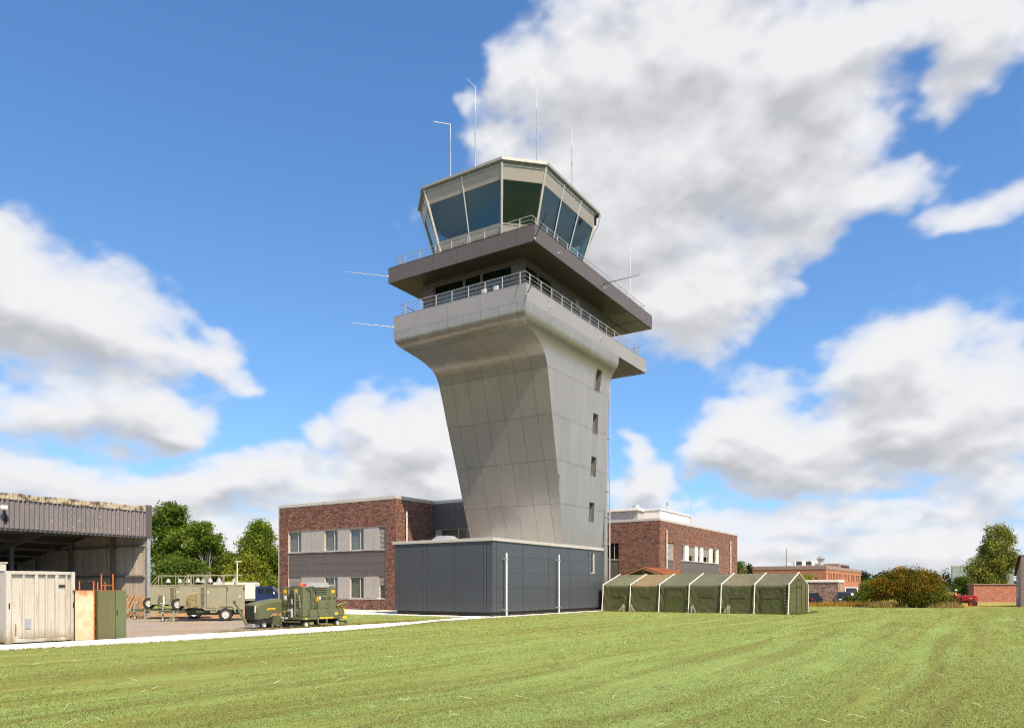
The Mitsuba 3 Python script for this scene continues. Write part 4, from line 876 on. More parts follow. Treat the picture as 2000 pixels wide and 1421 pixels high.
gen_trailer('olive generator trailer behind the other one, beside the hangar post', WF(-18.15, 37.5, 19), False)
# ------------------------------------------------------------------ low tug with a raised towbar
tg = thing('tow_tug', 'low olive tug with black grille and hooked towbar beside the ground power unit', 'vehicle')
x0, x1, n0, n1 = 1.10, 1.78, -14.50, -13.30
nose = [(n0, .36), (n0-.02, .92), (n0+.12, .99), (-13.9, 1.08), (n1, 1.16), (n1, .60), (-13.75, .58), (-13.9, .40)]
mb = MB(); N = len(nose); V = []
for a, k in ((x0, .0), (x0+.07, 1), (x1-.07, 1), (x1, 0)): V += [(a, b_+(.03 if not k else 0), z-(.10 if (not k and z > .9) else 0)) for b_, z in nose]
F = []
for r in range(3):
    for k in range(N): q = (k+1) % N; F.append([r*N+k, r*N+q, (r+1)*N+q, (r+1)*N+k])
mb.raw(V, F)
import mapbox_earcut as _me
tri = _me.triangulate_float64(np.array(nose), np.array([N])).reshape(-1, 3); mb.raw(V[:N], tri); mb.raw(V[-N:], tri)
add(tg+'__bonnet', mb, 'olive', L)
FN = FB(n0)
add(tg+'__grille', MB().box(x0+.09, x1-.05, .005, .035, .38, .88), 'black_part', FN)
for k in range(7): add(tg+'__grille__bar', MB().box(x0+.11, x1-.07, .035, .05, .42+.065*k, .435+.065*k), 'olive_dark', FN)
add(tg+'__headlamp', MB().cbox(x0+.02, x0+.08, .0, .03, .62, .88, .008), 'lamp_glass', FN)
FT = FA(x0)
add(tg+'__stripe', MB().box(-13.98, -13.58, .002, .012, .74, .80).box(-14.0, -13.95, .002, .012, .70, .74), 'yellow', FT)
add(tg+'__chassis', MB().box(-14.45, -13.25, -.66, -.04, .20, .42), 'black_part', FT)
st = MB()
for k in range(4): st.box(-13.72+.09*k, -13.65+.09*k, -.05, .06, .16+.03*(k % 2), .50)
add(tg+'__step', st.box(-13.76, -13.32, -.06, .04, .12, .17), 'olive', FT)
for b_, a_ in ((-14.12, x0+.08), (-14.12, x1-.08), (-13.45, x1-.08)): wheel(tg, L, a_, b_, .155, .155, .15, axis='x', rim='galv')
add(tg+'__towbar', MB().tube([(1.62, -14.5, .12), (1.78, -14.62, .5), (1.98, -14.68, .84)], [.06, .07, .05], 8), 'olive', L, smooth=40)
add(tg+'__towbar__eye', MB().tube([(1.98, -14.68, .84), (2.08, -14.7, .93), (2.15, -14.7, 1.0)], .022, 6).tube([(2.15+.05*math.cos(q), -14.7, 1.03+.045*math.sin(q)) for q in np.linspace(0, 2*PI, 13)], .018, 6), 'black_part', L, smooth=40)
add(tg+'__axle', MB().tube([(1.2, -14.3, .12), (1.7, -14.3, .12)], .05, 8).box(1.25, 1.5, -14.55, -14.3, .06, .2), 'galv', L)
# ------------------------------------------------------------------ ground power unit on a cart
gp = thing('ground_power_unit', 'tall olive ground power unit on a small cart with orange beacon and yellow hose', 'ground power unit')
A1, B1_, B2_ = -.06, -13.20, -11.44
add(gp+'__housing', MB().cbox(A1, 1.24, B1_, B2_, .45, 1.62, .025), 'olive', L)
add(gp+'__deck', MB().cbox(-.16, 1.32, -13.3, -10.98, .33, .44, .015), 'olive', L)
add(gp+'__side_box', MB().cbox(-.15, -.065, -12.93, -11.13, .445, .74, .012), 'olive', L)
add(gp+'__rear_box', MB().cbox(-.10, 1.2, -11.42, -11.05, .445, .72, .015), 'olive', L)
G1, G2 = FA(A1), FB(B1_)
lv = MB()
for k in range(4): lv.box(-12.62, -11.98, .002, .012, 1.33+.075*k, 1.36+.075*k)
for k in range(2): lv.box(-12.30, -12.02, .002, .012, 1.12+.055*k, 1.145+.055*k)
for k in range(3): lv.box(-12.0, -11.93, .002, .012, .58+.17*k, .61+.17*k)
add(gp+'__louvre', lv, 'black_part', G1)
lettering(gp+'__marking', '04-41', .13, G1, -11.99, .002, 1.10)
lettering(gp+'__marking', '04-4', .14, G2, 1.20, .002, .82, flip=True)
for s0, s1, z0, z1 in ((-11.72, -11.55, 1.38, 1.50),): add(gp+'__warning_plate', MB().box(s0, s1, .002, .010, z0, z1), 'yellow', G1)
add(gp+'__warning_plate', MB().box(-12.55, -12.43, .002, .010, 1.06, 1.24), 'yellow', G1)
for s, z in ((.98, 1.44), (.34, 1.46)): add(gp+'__warning_plate', MB().box(s-.09, s+.09, .002, .010, z-.07, z+.08), 'yellow', G2)
d = MB(); disc(d, .95, .008, 1.20, .085); add(gp+'__round_sign', d, 'tarp_white', G2)
for k in range(4): add(gp+'__round_sign__dash', MB().box(-.035, .035, .006, .010, .115, .14, m=WF(.95, 0, 0, 1.20) @ trimesh.transformations.rotation_matrix(PI/4+k*PI/2, [0, 1, 0])), 'tarp_white', G2)
d = MB(); disc(d, -12.34, .006, 1.18, .055); add(gp+'__gauge', d, 'lamp_glass', G1)
add(gp+'__plinth_stripe', MB().box(-12.44, -11.72, .10, .108, .355, .42).box(-13.20, -13.08, .10, .108, .35, .42).box(-11.2, -10.98, .10, .112, .34, .43), 'yellow', G1)
add(gp+'__label_plate', MB().box(-11.62, -11.45, .09, .098, .50, .60), 'yellow', G1)
add(gp+'__label_plate', MB().box(.62, .82, .002, .012, .64, .68).box(.92, 1.12, .002, .012, .62, .66), 'yellow', G2)
add(gp+'__label_plate', MB().box(.72, .86, .10, .112, .36, .42).box(.95, 1.1, .10, .112, .37, .43), 'tarp_white', G2)
pp = MB()
pp.tube([(.30, .10, .45), (.30, .10, 1.5), (.05, .10, 1.25), (.05, .06, .8)], .018, 6).tube([(.62, .12, .45), (.62, .12, 1.55), (.30, .10, 1.5)], .018, 6).tube([(.30, .1, 1.1), (-.02, .1, 1.1)], .015, 6).tube([(.3, .1, .72), (-.02, .1, .72)], .015, 6)
add(gp+'__pipe_frame', pp, 'olive_pale', G2, smooth=40)
add(gp+'__valve', MB().tube([(.44, .13, .42), (.44, .13, .66), (.44, .13, .78)], [.05, .05, .03], 10).tube([(.44, .13, .95), (.44, .13, 1.15)], .035, 8).cbox(.42, .66, .08, .2, .66, .74, .01), 'galv', G2, smooth=40)
add(gp+'__valve__hose', MB().tube([(.5, .1, 1.5), (.58, .16, 1.2), (.50, .18, .95), (.56, .12, .7)], .03, 7), 'black_part', G2, smooth=60)
add(gp+'__side_pipe', MB().tube([(-13.1, .03, 1.60), (-12.85, .04, 1.45), (-12.82, .04, .8), (-12.78, .05, .46)], .02, 6).tube([(-12.95, .03, 1.62), (-12.72, .05, 1.64), (-12.58, .05, 1.4), (-12.48, .04, .82), (-12.72, .05, .78)], .02, 6).tube([(-12.7, .06, 1.2), (-12.62, .08, .9), (-12.5, .12, .46)], .014, 6), 'olive_dark', G1, smooth=50)
add(gp+'__panel_seam', MB().box(-12.72, -12.705, .001, .006, .5, 1.6).box(-11.86, -11.85, .001, .006, .5, 1.6), 'olive_dark', G1)
add(gp+'__exhaust', MB().ext([(-12.55, -.9, 1.62), (-11.55, -.9, 1.62), (-11.62, -.9, 1.80), (-12.48, -.9, 1.80)], (0, .6, 0)), 'grey_paint', G1)
bc = thing('beacon_light', 'orange beacon on top of the ground power unit', 'lamp')
add(bc+'__lens', MB().lathe([(.07, 1.64), (.075, 1.72), (.06, 1.77), (.002, 1.79)], 16, WF(.22, -13.08)), 'beacon', L, smooth=40)
add(bc+'__lens', MB().lathe([(.06, 1.64), (.065, 1.71), (.05, 1.75), (.002, 1.77)], 16, WF(.10, -12.98)), 'lamp_red', L, smooth=40)
add(bc+'__base', MB().lathe([(.08, 1.615), (.08, 1.64), (.002, 1.64)], 16, WF(.22, -13.08)).box(.3, .75, -13.1, -13.0, 1.62, 1.66), 'black_part', L)
for b_, a_ in ((-13.05, .0), (-13.05, 1.12), (-11.38, .0), (-11.38, 1.12)): wheel(gp, L, a_, b_, .155, .155, .16, axis='x')
add(gp+'__undercarriage', MB().box(.1, 1.1, -13.1, -12.95, .12, .33).box(.1, 1.1, -11.45, -11.30, .12, .33).box(.4, .8, -13, -11.3, .2, .33), 'black_part', L)
add(gp+'__ladder', MB().box(-12.55, -12.50, .08, .12, .16, .34).box(-12.1, -12.05, .08, .12, .16, .34).box(-12.55, -12.05, .06, .16, .14, .18), 'olive', G1)
add(gp+'__a_frame', MB().tube([(1.38, .18, .05), (1.22, .14, .80), (1.05, .18, .05)], .035, 7).tube([(1.40, .2, .28), (.6, .25, .25), (.0, .1, .25)], .03, 6).tube([(1.22, .14, .80), (1.24, .14, .95)], .03, 7), 'olive', G2, smooth=30)
add(gp+'__a_frame__eye', MB().tube([(1.25+.05*math.cos(q), .14, 1.03+.06*math.sin(q)) for q in np.linspace(0, 2*PI, 13)], .02, 6), 'rust_edge', G2, smooth=40)
for s_ in (1.38, 1.05): wheel(gp, G2, s_, .18, .06, .06, .05, name='caster', axis='x')
hs = MB()
for k in range(5): hs.tube([(-10.90+.015*k, -.35-.09*k+.0*q, .52+.0*k) if False else (-10.92+.03*math.sin(k), -.45+.33*math.cos(q)+.03*(k-2), .58+.25*math.sin(q)+.015*(k-2)) for q in np.linspace(0, 2*PI, 22)], .028, 6)
ho = thing('hose_coil', 'yellow hose coiled on the rear end of the ground power unit', 'hose'); add(ho+'__coil', hs, 'yellow', G1, smooth=50)
add(gp+'__nozzle', MB().tube([(-11.35, -.1, .85), (-11.05, .05, .95)], [.07, .06], 10).tube([(-11.05, .05, .95), (-10.95, .1, .99)], .03, 8), 'olive', G1, smooth=40)
add(gp+'__tail_coupling', MB().tube([(-11.3, -.05, .25), (-11.1, .02, .2), (-10.95, .02, .22)], .03, 6).lathe([(.03, .22), (.07, .12)], 10, WF(-10.93, .02)), 'black_part', G1, smooth=50)
# ------------------------------------------------------------------ pallets
def pallet(fr, label):
    t = thing('wooden_pallet', label, 'pallet', 'pallets by the hangar')
    for k in range(5): add(t+'__board', MB().box(0, 1.2, .172*k, .172*k+.10, .1, .122), 'wood', fr)
    for y in (0, .34, .69):
        add(t+'__bearer', MB().box(0, 1.2, y, y+.09, .075, .098), 'wood', fr)
        for x in (0, .53, 1.06): add(t+'__block', MB().box(x, x+.14, y, y+.09, 0, .075), 'wood', fr)
    return t
PLAB = ['wooden pallet standing steeply on edge, nearest the hangar post', 'wooden pallet leaning flat face out at the left of the pallet heap']
E_ = trimesh.transformations.euler_matrix
for k, (x, y, yw, lean, rl) in enumerate(((-19.55, 39.7, 84, 66, 9), (-20.15, 39.6, 96, 60, -12), (-20.5, 39.0, 70, 40, 20))):
    pallet(WF(x, y, yw, .05) @ E_(0, math.radians(-lean), 0, 'sxyz') @ E_(0, 0, math.radians(rl)), (PLAB+['wooden pallet lying tilted in front of the two standing ones'])[k])
sl_ = thing('street_lamp', 'slim white street lamp with flat head behind the generator trailers', 'street lamp')
add(sl_+'__pole', MB().tube([(-22.8, 62, -.1), (-22.8, 62, 3.72)], [.06, .045], 8), 'white_paint', W, smooth=40); add(sl_+'__head', MB().cbox(-22.95, -22.45, 61.9, 62.1, 3.70, 3.78, .02), 'white_paint')
# ------------------------------------------------------------------ cars
def car(label, fr, paint, Lc=4.4, Wc=1.8, Hc=1.6, kind='suv', plate=True):
    t = thing('parked_car', label, 'car')
    h = Wc/2; z1 = .58*Hc+.05
    low = [(-Lc/2, .35), (-Lc/2-.02, z1-.1), (-Lc/2+.1, z1), (Lc*.18, z1), (Lc/2-.15, z1-.14), (Lc/2, z1-.35), (Lc/2, .30), (Lc/2-.1, .24), (-Lc/2+.1, .24)]
    if kind == 'van': low = [(-Lc/2, .35), (-Lc/2, z1), (Lc*.30, z1), (Lc/2-.1, z1-.2), (Lc/2, z1-.45), (Lc/2, .30), (Lc/2-.1, .24), (-Lc/2+.1, .24)]
    top = [(-Lc/2+.12, z1-.01), (-Lc/2+.35, Hc-.04), (-Lc/2+.6, Hc), (Lc*.02, Hc), (Lc*.08, Hc-.05), (Lc*.24, z1-.01)]
    if kind == 'van': top = [(-Lc/2+.02, z1-.01), (-Lc/2+.06, Hc-.03), (-Lc/2+.2, Hc), (Lc*.16, Hc), (Lc*.22, Hc-.05), (Lc*.34, z1-.01)]
    if kind == 'pickup': top = [(-Lc*.12, z1-.01), (-Lc*.10, Hc-.04), (-Lc*.05, Hc), (Lc*.08, Hc), (Lc*.13, Hc-.05), (Lc*.27, z1-.01)]
    def loft(pr, cuts):
        m = MB(); n = len(pr); V = []
        c = np.mean(pr, axis=0)
        for y, s in cuts: V += [(c[0]+(x-c[0])*s, y, z if s == 1 else c[1]+(z-c[1])*s) for x, z in pr]
        F = [[r*n+k, r*n+(k+1) % n, (r+1)*n+(k+1) % n, (r+1)*n+k] for r in range(len(cuts)-1) for k in range(n)]
        m.raw(V, F); tr = _me.triangulate_float64(np.array(pr, float), np.array([n])).reshape(-1, 3)
        m.raw(V[:n], tr); m.raw(V[-n:], tr); return m
    add(t+'__body', loft(low, [(-h, .97), (-h+.06, 1), (h-.06, 1), (h, .97)]), paint, fr, smooth=25)
    add(t+'__cabin', loft(top, [(-h+.16, .9), (-h+.08, 1), (h-.08, 1), (h-.16, .9)]), paint, fr, smooth=25)
    c = np.mean(top, axis=0); ins = [(c[0]+(x-c[0])*.86, z1+.03 if z < z1+.1 else c[1]+(z-c[1])*.72+.02) for x, z in top]
    for sg in (-1, 1): add(t+'__side_window', MB().ext([(x, sg*(h-.075), z) for x, z in ins], (0, -sg*.02, 0)), 'car_glass', fr)
    f0, f1 = np.array(top[-1]), np.array(top[-2]); nn = np.array([f1[1]-f0[1], -(f1[0]-f0[0])]); nn = nn/np.linalg.norm(nn)*.012
    if nn[0] < 0: nn = -nn
    p0, p1 = f0+(f1-f0)*.08+nn, f0+(f1-f0)*.92+nn
    add(t+'__windscreen', MB().quad((p0[0], -h+.16, p0[1]), (p0[0], h-.16, p0[1]), (p1[0], h-.24, p1[1]), (p1[0], -h+.24, p1[1])), 'car_glass', fr)
    r0, r1 = np.array(top[0]), np.array(top[1]); p0, p1 = r0+(r1-r0)*.15+[-.012, .005], r0+(r1-r0)*.9+[-.012, .005]
    if kind != 'pickup': add(t+'__rear_window', MB().quad((p0[0], -h+.2, p0[1]), (p0[0], h-.2, p0[1]), (p1[0], h-.26, p1[1]), (p1[0], -h+.26, p1[1])), 'car_glass', fr)
    for sg in (-1, 1):
        add(t+'__headlight', MB().cbox(Lc/2-.10, Lc/2+.012, sg*(h-.28)-.17, sg*(h-.28)+.17, z1-.46, z1-.28, .03), 'lamp_glass', fr)
        add(t+'__tail_light', MB().cbox(-Lc/2-.03, -Lc/2+.06, sg*(h-.14)-.08, sg*(h-.14)+.08, z1-.32, z1-.06, .02), 'lamp_red', fr)
        add(t+'__mirror', MB().cbox(Lc*.16, Lc*.20, sg*(h+.08)-.08, sg*(h+.08)+.08, z1+.02, z1+.18, .03), paint, fr)
        for x in (-Lc*.30, Lc*.31): wheel(t, fr, x, sg*(h-.10), .33, .33, .22, rim='galv')
    add(t+'__grille', MB().box(Lc/2+.002, Lc/2+.014, -h*.5, h*.5, z1-.44, z1-.32), 'black_part', fr)
    add(t+'__bumper', MB().cbox(Lc/2-.06, Lc/2+.05, -h+.08, h-.08, .30, .52, .03), 'black_part', fr)
    if plate: add(t+'__number_plate', MB().box(Lc/2+.052, Lc/2+.058, -.26, .26, .36, .47), 'tarp_white', fr)
    return t
gz = lambda x, y: float(ground_z(x, y))
car('dark blue estate car seen from behind, just right of the tents', WF(40.3, 100.5, 52, gz(40, 100)), 'navy_paint', 4.5, 1.8, 1.62)
car('black pickup facing the camera with bright headlights, right of the low brick block', WF(45.7, 103, -108, gz(45, 103)), 'navy_paint', 4.9, 1.85, 1.72, 'pickup')
car('dark silver car facing the camera beside the white van, behind a shrub', WF(50.6, 108, -104, gz(51, 108)), 'silver_paint', 4.3, 1.75, 1.6)
car('white delivery van parked between the black pickup and the shrub', WF(52.4, 115.5, -112, gz(52, 115)), 'tarp_white', 5.4, 1.95, 2.35, 'van')
# blue crew-cab truck with white tarpaulin
bt = thing('flatbed_truck', 'blue crew cab truck with white tarpaulin box parked left of the brick wing', 'truck')
ft = WF(-22.6, 66.5, 7, -.22)
def tr_poly(name, pr, y0, y1, m, fr=ft, sub=None): return add(f'{bt}__{name}', MB().ext([(x, y0, z) for x, z in pr], (0, y1-y0, 0)), m, fr)
tr_poly('cab', [(0, .55), (0, 1.88), (.25, 1.95), (1.25, 1.92), (1.95, 1.25), (2.55, 1.08), (2.75, .8), (2.75, .45), (0, .45)], -.95, .95, 'blue_paint')
for pr in ([(.12, 1.30), (.16, 1.75), (.62, 1.76), (.62, 1.28)], [(.86, 1.28), (.86, 1.78), (1.18, 1.80), (1.72, 1.27)]):
    for y in (-.956, .946): tr_poly('side_window', pr, y, y+.01, 'car_glass')
add(bt+'__windscreen', MB().quad((1.30, -.86, 1.90), (1.30, .86, 1.90), (1.96, .88, 1.27), (1.96, -.88, 1.27)), 'car_glass', ft)
add(bt+'__mirror', MB().cbox(1.50, 1.62, -1.18, -.99, 1.22, 1.46, .03), 'tarp_white', ft)
add(bt+'__headlight', MB().cbox(2.6, 2.76, -.9, -.6, .86, .99, .03), 'lamp_glass', ft)
tr_poly('tarpaulin', [(-3.6, .85), (-3.6, 2.15), (-3.5, 2.27), (-.2, 2.27), (-.06, 2.15), (-.06, .85)], -1.05, 1.05, 'tarp_white')
for z in (.70, .78): add(bt+'__dropside', MB().box(-3.6, -.05, -1.08, 1.08, z-.035, z+.03), 'galv', ft)
add(bt+'__chassis', MB().box(-3.5, 2.4, -.5, .5, .40, .62), 'black_part', ft)
for x in (-2.3, 2.05): wheel(bt, ft, x, -.84, .33, .33, .24); wheel(bt, ft, x, .84, .33, .33, .24)
# ------------------------------------------------------------------ tents
tn = thing('army_tent', 'long olive canvas frame tent with white arches beside the annex', 'tent')
TB = 12.6; ARCH = [-.46, -2.46, -4.50, -6.49, -8.54, -10.57, -12.56]
PROF = [(TB, .03), (TB+.10, 1.76), (TB+2.72, 2.50), (TB+5.35, 1.76), (TB+5.45, .03)]
SEGN = [18, 16, 12, 8]
def tprof():
    out = []
    for (p, q, n, k) in zip(PROF, PROF[1:], SEGN, range(4)):
        for i in range(n+(k == 3)): out.append((k, i/n, p[0]+(q[0]-p[0])*i/n, p[1]+(q[1]-p[1])*i/n))
    return out
TP = tprof(); COLS = [(.145, .155, .105), (.215, .175, .105), (.115, .135, .092), (.125, .137, .098), (.16, .158, .110), (.135, .142, .098)]
def tsurf(i, u, k, f, b, z, off=0.0):
    a = ARCH[i]+(ARCH[i+1]-ARCH[i])*u
    bulge = math.sin(PI*u)
    w = meshkit.fbm(np.array([u*7+i*3.1+f*2.5, f*5-u*3+k*7, i*1.7]), 3, 4)-.5
    wr = .085*w*(.35+.65*bulge)
    edge = min(u, 1-u)
    cr = .034*math.sin((f*9+edge*26)*1.3+i)*math.exp(-edge*5)*(1 if k in (0, 3) else .35)
    if k == 0: d = (-1, 0); in_ = -.045*bulge*math.sin(PI*min(1, f*1.02))+wr+cr; zz = z-.035*bulge*f
    elif k == 3: d = (1, 0); in_ = -.045*bulge+wr+cr; zz = z-.035*bulge*(1-f)
    else:
        s = -1 if k == 1 else 1
        d = (s*.27, .96); in_ = -.060*bulge*(.10+.90*math.sin(PI*f))+wr*(.25+.65*math.sin(PI*f))+cr*.6; zz = z-.035*bulge*(1-f if k == 1 else f)
    in_ += off
    return (a, b+d[0]*in_, zz+d[1]*in_)
US = np.linspace(0.004, .996, 27)
for i in range(6):
    P = np.array([[tsurf(i, u, *t) for u in US] for t in TP])
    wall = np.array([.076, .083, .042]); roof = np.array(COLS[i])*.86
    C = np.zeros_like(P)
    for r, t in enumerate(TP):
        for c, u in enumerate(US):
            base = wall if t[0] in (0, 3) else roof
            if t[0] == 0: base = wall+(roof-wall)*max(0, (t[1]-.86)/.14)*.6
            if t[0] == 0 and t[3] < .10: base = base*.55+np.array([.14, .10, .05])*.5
            C[r, c] = base*(.85+.3*meshkit.fbm(np.array([u*4+i*9, r*.15, 2.2]), 3))
    add(tn+'__canvas_bay', MB().grid(P, C.reshape(-1, 3)), 'canvas', L, smooth=True)
    def patch(name, u0, u1, z0, z1, off, col, m='canvas', n=(12, 9)):
        Q = []
        for zz in np.linspace(z0, z1, n[1]):
            f = (zz-.03)/1.73
            Q.append([tsurf(i, u, 0, f, TB+.10*f, zz, off) for u in np.linspace(u0, u1, n[0])])
        return add(tn+'__'+name, MB().grid(np.array(Q), col), m, L, smooth=True)
    if i in (2, 5):
        patch('door_flap', .20, .80, .08, 1.50, .016, (.066, .078, .035))
        patch('door_flap__hem', .155, .195, .06, 1.54, .03, (.05, .055, .025), n=(3, 9)); patch('door_flap__hem', .805, .85, .06, 1.54, .03, (.05, .055, .025), n=(3, 9))
        patch('door_flap__hem', .12, .88, 1.505, 1.57, .045, (.06, .062, .03), n=(12, 3))
        for zz in np.linspace(.25, 1.42, 7): patch('door_flap__tie', .875, .90, zz, zz+.055, .035, (.38, .37, .28), n=(2, 2))
    patch('window_flap', .30, .72, .98, 1.50, .028, (.078, .083, .040))
    patch('window_flap__hem', .29, .73, .955, .985, .040, (.035, .038, .02), n=(12, 2))
for j, a in enumerate(ARCH):
    q = [(TB-.16, .0), (TB+.04, 1.79), (TB+2.72, 2.525), (TB+5.41, 1.79), (TB+5.6, 0)]
    m = MB()
    for p0, p1 in zip(q, q[1:]): m.tube([(a, *p0), (a, *p1)], .036, 8)
    add(tn+'__arch_pole', m, 'pole_white', L, smooth=40)
    add(tn+'__arch_pole__knuckle', MB().lathe([(.001, 1.72), (.055, 1.74), (.055, 1.84), (.001, 1.86)], 10, WF(a, TB+.04)), 'pole_white', L)
    add(tn+'__arch_pole__foot', MB().box(a-.08, a+.08, TB-.26, TB-.06, 0, .04), 'galv', L)
for a, sg in ((ARCH[-1], -1), (ARCH[0], 1)):
    rows_ = []
    C = []
    for z in np.linspace(.03, 2.50, 26):
        if z <= 1.76: e0, e1 = TB+.10*(z-.03)/1.73, TB+5.45-.10*(z-.03)/1.73
        else: f = (z-1.76)/.74; e0, e1 = TB+.10+2.62*f, TB+5.35-2.62*f
        rows_.append([(a+sg*(.03*math.sin(PI*t)*math.sin(PI*z/2.6)+.05*(meshkit.fbm(np.array([t*9+z, z*3-t*4, 5.5]), 3)-.5)*math.sin(PI*t)), e0+(e1-e0)*t, z) for t in np.linspace(0, 1, 30)])
        C.append([np.array([.088, .092, .045])*(.85+.3*meshkit.fbm(np.array([t*5, z*2, 8.8]), 3)) for t in np.linspace(0, 1, 30)])
    add(tn+'__gable', MB().grid(np.array(rows_), np.array(C).reshape(-1, 3)), 'canvas', L, smooth=True)
    if sg < 0:
        for t0 in (.34, .60, .82): add(tn+'__gable__seam', MB().box(a-.062, a-.045, TB+5.45*t0, TB+5.45*t0+.035, .1, 1.55+.5*(1-abs(t0-.5)*1.5)), 'strap', L)
        add(tn+'__gable__seam', MB().box(a-.062, a-.045, TB+1.9, TB+3.3, 1.62, 1.655).box(a-.062, a-.045, TB+2.2, TB+3.1, 2.08, 2.11), 'strap', L)
def bundle(a, b, tilt, col, label):
    t = thing('rope_bundle', label, 'rope', 'bundles of guy ropes at the tent foot')
    rng = np.random.default_rng(int(abs(a)*100)); m = MB()
    for k in range(9):
        o = rng.normal(0, .05, 2); h = rng.uniform(.38, .56)
        m.tube([(a+o[0]-.16, b+o[1]-.1, .02), (a+o[0]+tilt*.1-.05, b+o[1], h*.6), (a+o[0]+tilt*.2, b+o[1]+.05, h), (a+o[0]+tilt*.22+.05, b+o[1], h*.8), (a+o[0]+.1, b+o[1]-.12, .03)], .014, 5)
    add(t+'__cords', m, col, L, smooth=60)
for (a, tl), w_ in zip(((-1.95, -.8), (-2.75, .6), (-6.85, .5), (-8.95, -.7)), ('left of the second tent arch', 'right of the second tent arch', 'beside the fourth tent arch', 'beside the fifth tent arch')): bundle(a, TB-.28, tl, 'olive_pale', 'tangled bundle of pale guy ropes at the tent foot '+w_)
# ------------------------------------------------------------------ far buildings on the right
bb = thing('office_block', 'far two-storey orange brick block with flat roof and slit windows', 'building')
zb = -.7; za = 7.45
FX, FY = FA(za), FB(137.0)
WX = [(140.27, 141.54), (142.96, 144.0), (145.78, 147.8), (149.45, 151.41), (153.26, 155.21), (156.91, 157.95), (165.58, 167.21), (170.36, 172.4), (173.52, 175.0), (175.88, 176.77), (178.56, 180.76), (181.87, 184.32), (185.46, 186.4)]
HB_ = [(s0, s1, 3.0, 4.72) for s0, s1 in WX]+[(160.69, 162.4, 3.7, 4.72), (163.5, 164.46, 3.7, 4.72)]
wl = MB(); holed(wl, 137, 187, zb-.3, 5.45, HB_)
for h in HB_: reveal(wl, *h, 0, -.25)
add(bb+'__wall', wl, 'far_brick', FX)
for h in HB_:
    k = add(bb+'__window', MB().box(h[0]+.05, h[0]+.15, -.24, -.18, h[2], h[3]).box(h[1]-.15, h[1]-.05, -.24, -.18, h[2], h[3]).box(h[0]+.15, h[1]-.15, -.24, -.18, h[2], h[2]+.1), 'far_band', FX)
    add(k+'__pane', MB().quad((h[0], -.25, h[2]), (h[1], -.25, h[2]), (h[1], -.25, h[3]), (h[0], -.25, h[3])), 'far_glass', FX)
wl = MB(); holed(wl, za, 30, zb-.3, 5.45, [(18.2, 19.8, 2.9, 4.5)]); add(bb+'__side_wall', wl, 'far_brick', FY)
k = add(bb+'__side_window', MB().box(18.2, 19.8, -.2, -.1, 2.9, 3.0).box(18.2, 19.8, -.2, -.1, 4.4, 4.5).box(18.95, 19.05, -.2, -.1, 3.0, 4.4), 'far_band', FY); add(k+'__pane', MB().quad((18.2, -.15, 2.9), (19.8, -.15, 2.9), (19.8, -.15, 4.5), (18.2, -.15, 4.5)), 'far_glass', FY)
add(bb+'__parapet', MB().cbox(za-.15, 30, 136.85, 187.2, 5.46, 6.30, .05), 'far_band', L)
add(bb+'__rear_wall', MB().box(za+.5, 30, 137.5, 186.8, zb, 5.4), 'far_band', L)
add(bb+'__entrance_bay', MB().box(za, za+6, 187.3, 196, zb, 2.3), 'far_brick', L)
add(bb+'__stair_head', MB().cbox(8.5, 14, 160, 175, 6.31, 7.35, .05), 'far_band', L)
add(bb+'__stair_head__opening', MB().box(8.45, 8.49, 162, 174, 6.4, 7.0), 'dark', L)
c = (68.2, 165); cowl('tall double-cone metal vent on the roof of the far brick block', WF(c[0], c[1], 0, 6.3), .95, 2.4, True)
for x, lab in ((62.7, 'left boxed air conditioner with black fan grille on the far brick roof'), (64.85, 'right boxed air conditioner with black fan grille on the far brick roof')):
    u = thing('roof_unit', lab, 'air conditioner'); f = WF(x-.3, 165, -10)
    add(u+'__casing', MB().cbox(0, 1.9, 0, 1.2, 6.31, 7.5, .05), 'tarp_white', f); add(u+'__grille', MB().box(.35, 1.55, -.03, -.002, 6.45, 7.42), 'car_glass', f)
    for q in (.65, 1.25): add(u+'__fan', MB().lathe([(.30, -.01), (.27, .02), (.05, .02), (.02, .04)], 16, WF(q, -.035, 0, 6.95) @ trimesh.transformations.rotation_matrix(PI/2, [1, 0, 0])), 'plinth', f)
u = thing('roof_mast', 'dark antenna mast with a white dish at its foot on the far brick roof', 'mast')
add(u+'__pole', MB().tube([(60.6, 165, 6.3), (60.6, 165, 10.1)], .09, 6), 'far_band'); add(u+'__dish', MB().lathe([(.02, .25), (.45, .12), (.55, 0)], 14, WF(60.9, 164.6, 0, 6.7)), 'tarp_white', W, smooth=40)
u = thing('roof_unit', 'small grey chimney unit at the left end of the far brick roof', 'vent'); add(u+'__box', MB().cbox(49.6, 50.7, 166, 167, 6.3, 7.5, .05), 'galv'); add(u+'__cap', MB().tube([(50.1, 166.5, 7.5), (50.1, 166.5, 7.9)], .15, 8), 'galv'); add(u+'__frame', MB().box(47.8, 49.6, 166, 166.1, 6.95, 7.05).box(47.9, 48, 166, 166.1, 6.3, 7), 'galv')
lb = thing('brick_block', 'low mottled brick block with a white roof edge behind the parked cars', 'building')
FL, FL2 = FB(93.8), FA(-2.03)
wl = MB(); holed(wl, -2.03, 6, -1, 2.42, []); add(lb+'__wall', wl, 'mortar', FL); bricks(lb+'__wall__brick', FL, -2.03, 4.5, -.7, 2.42, [], 11, matn='far_brick_mixed', pal=np.array([[.22, .12, .09], [.30, .2, .16], [.14, .08, .07], [.36, .28, .24], [.10, .065, .06]]), course=.10, unit=.30)
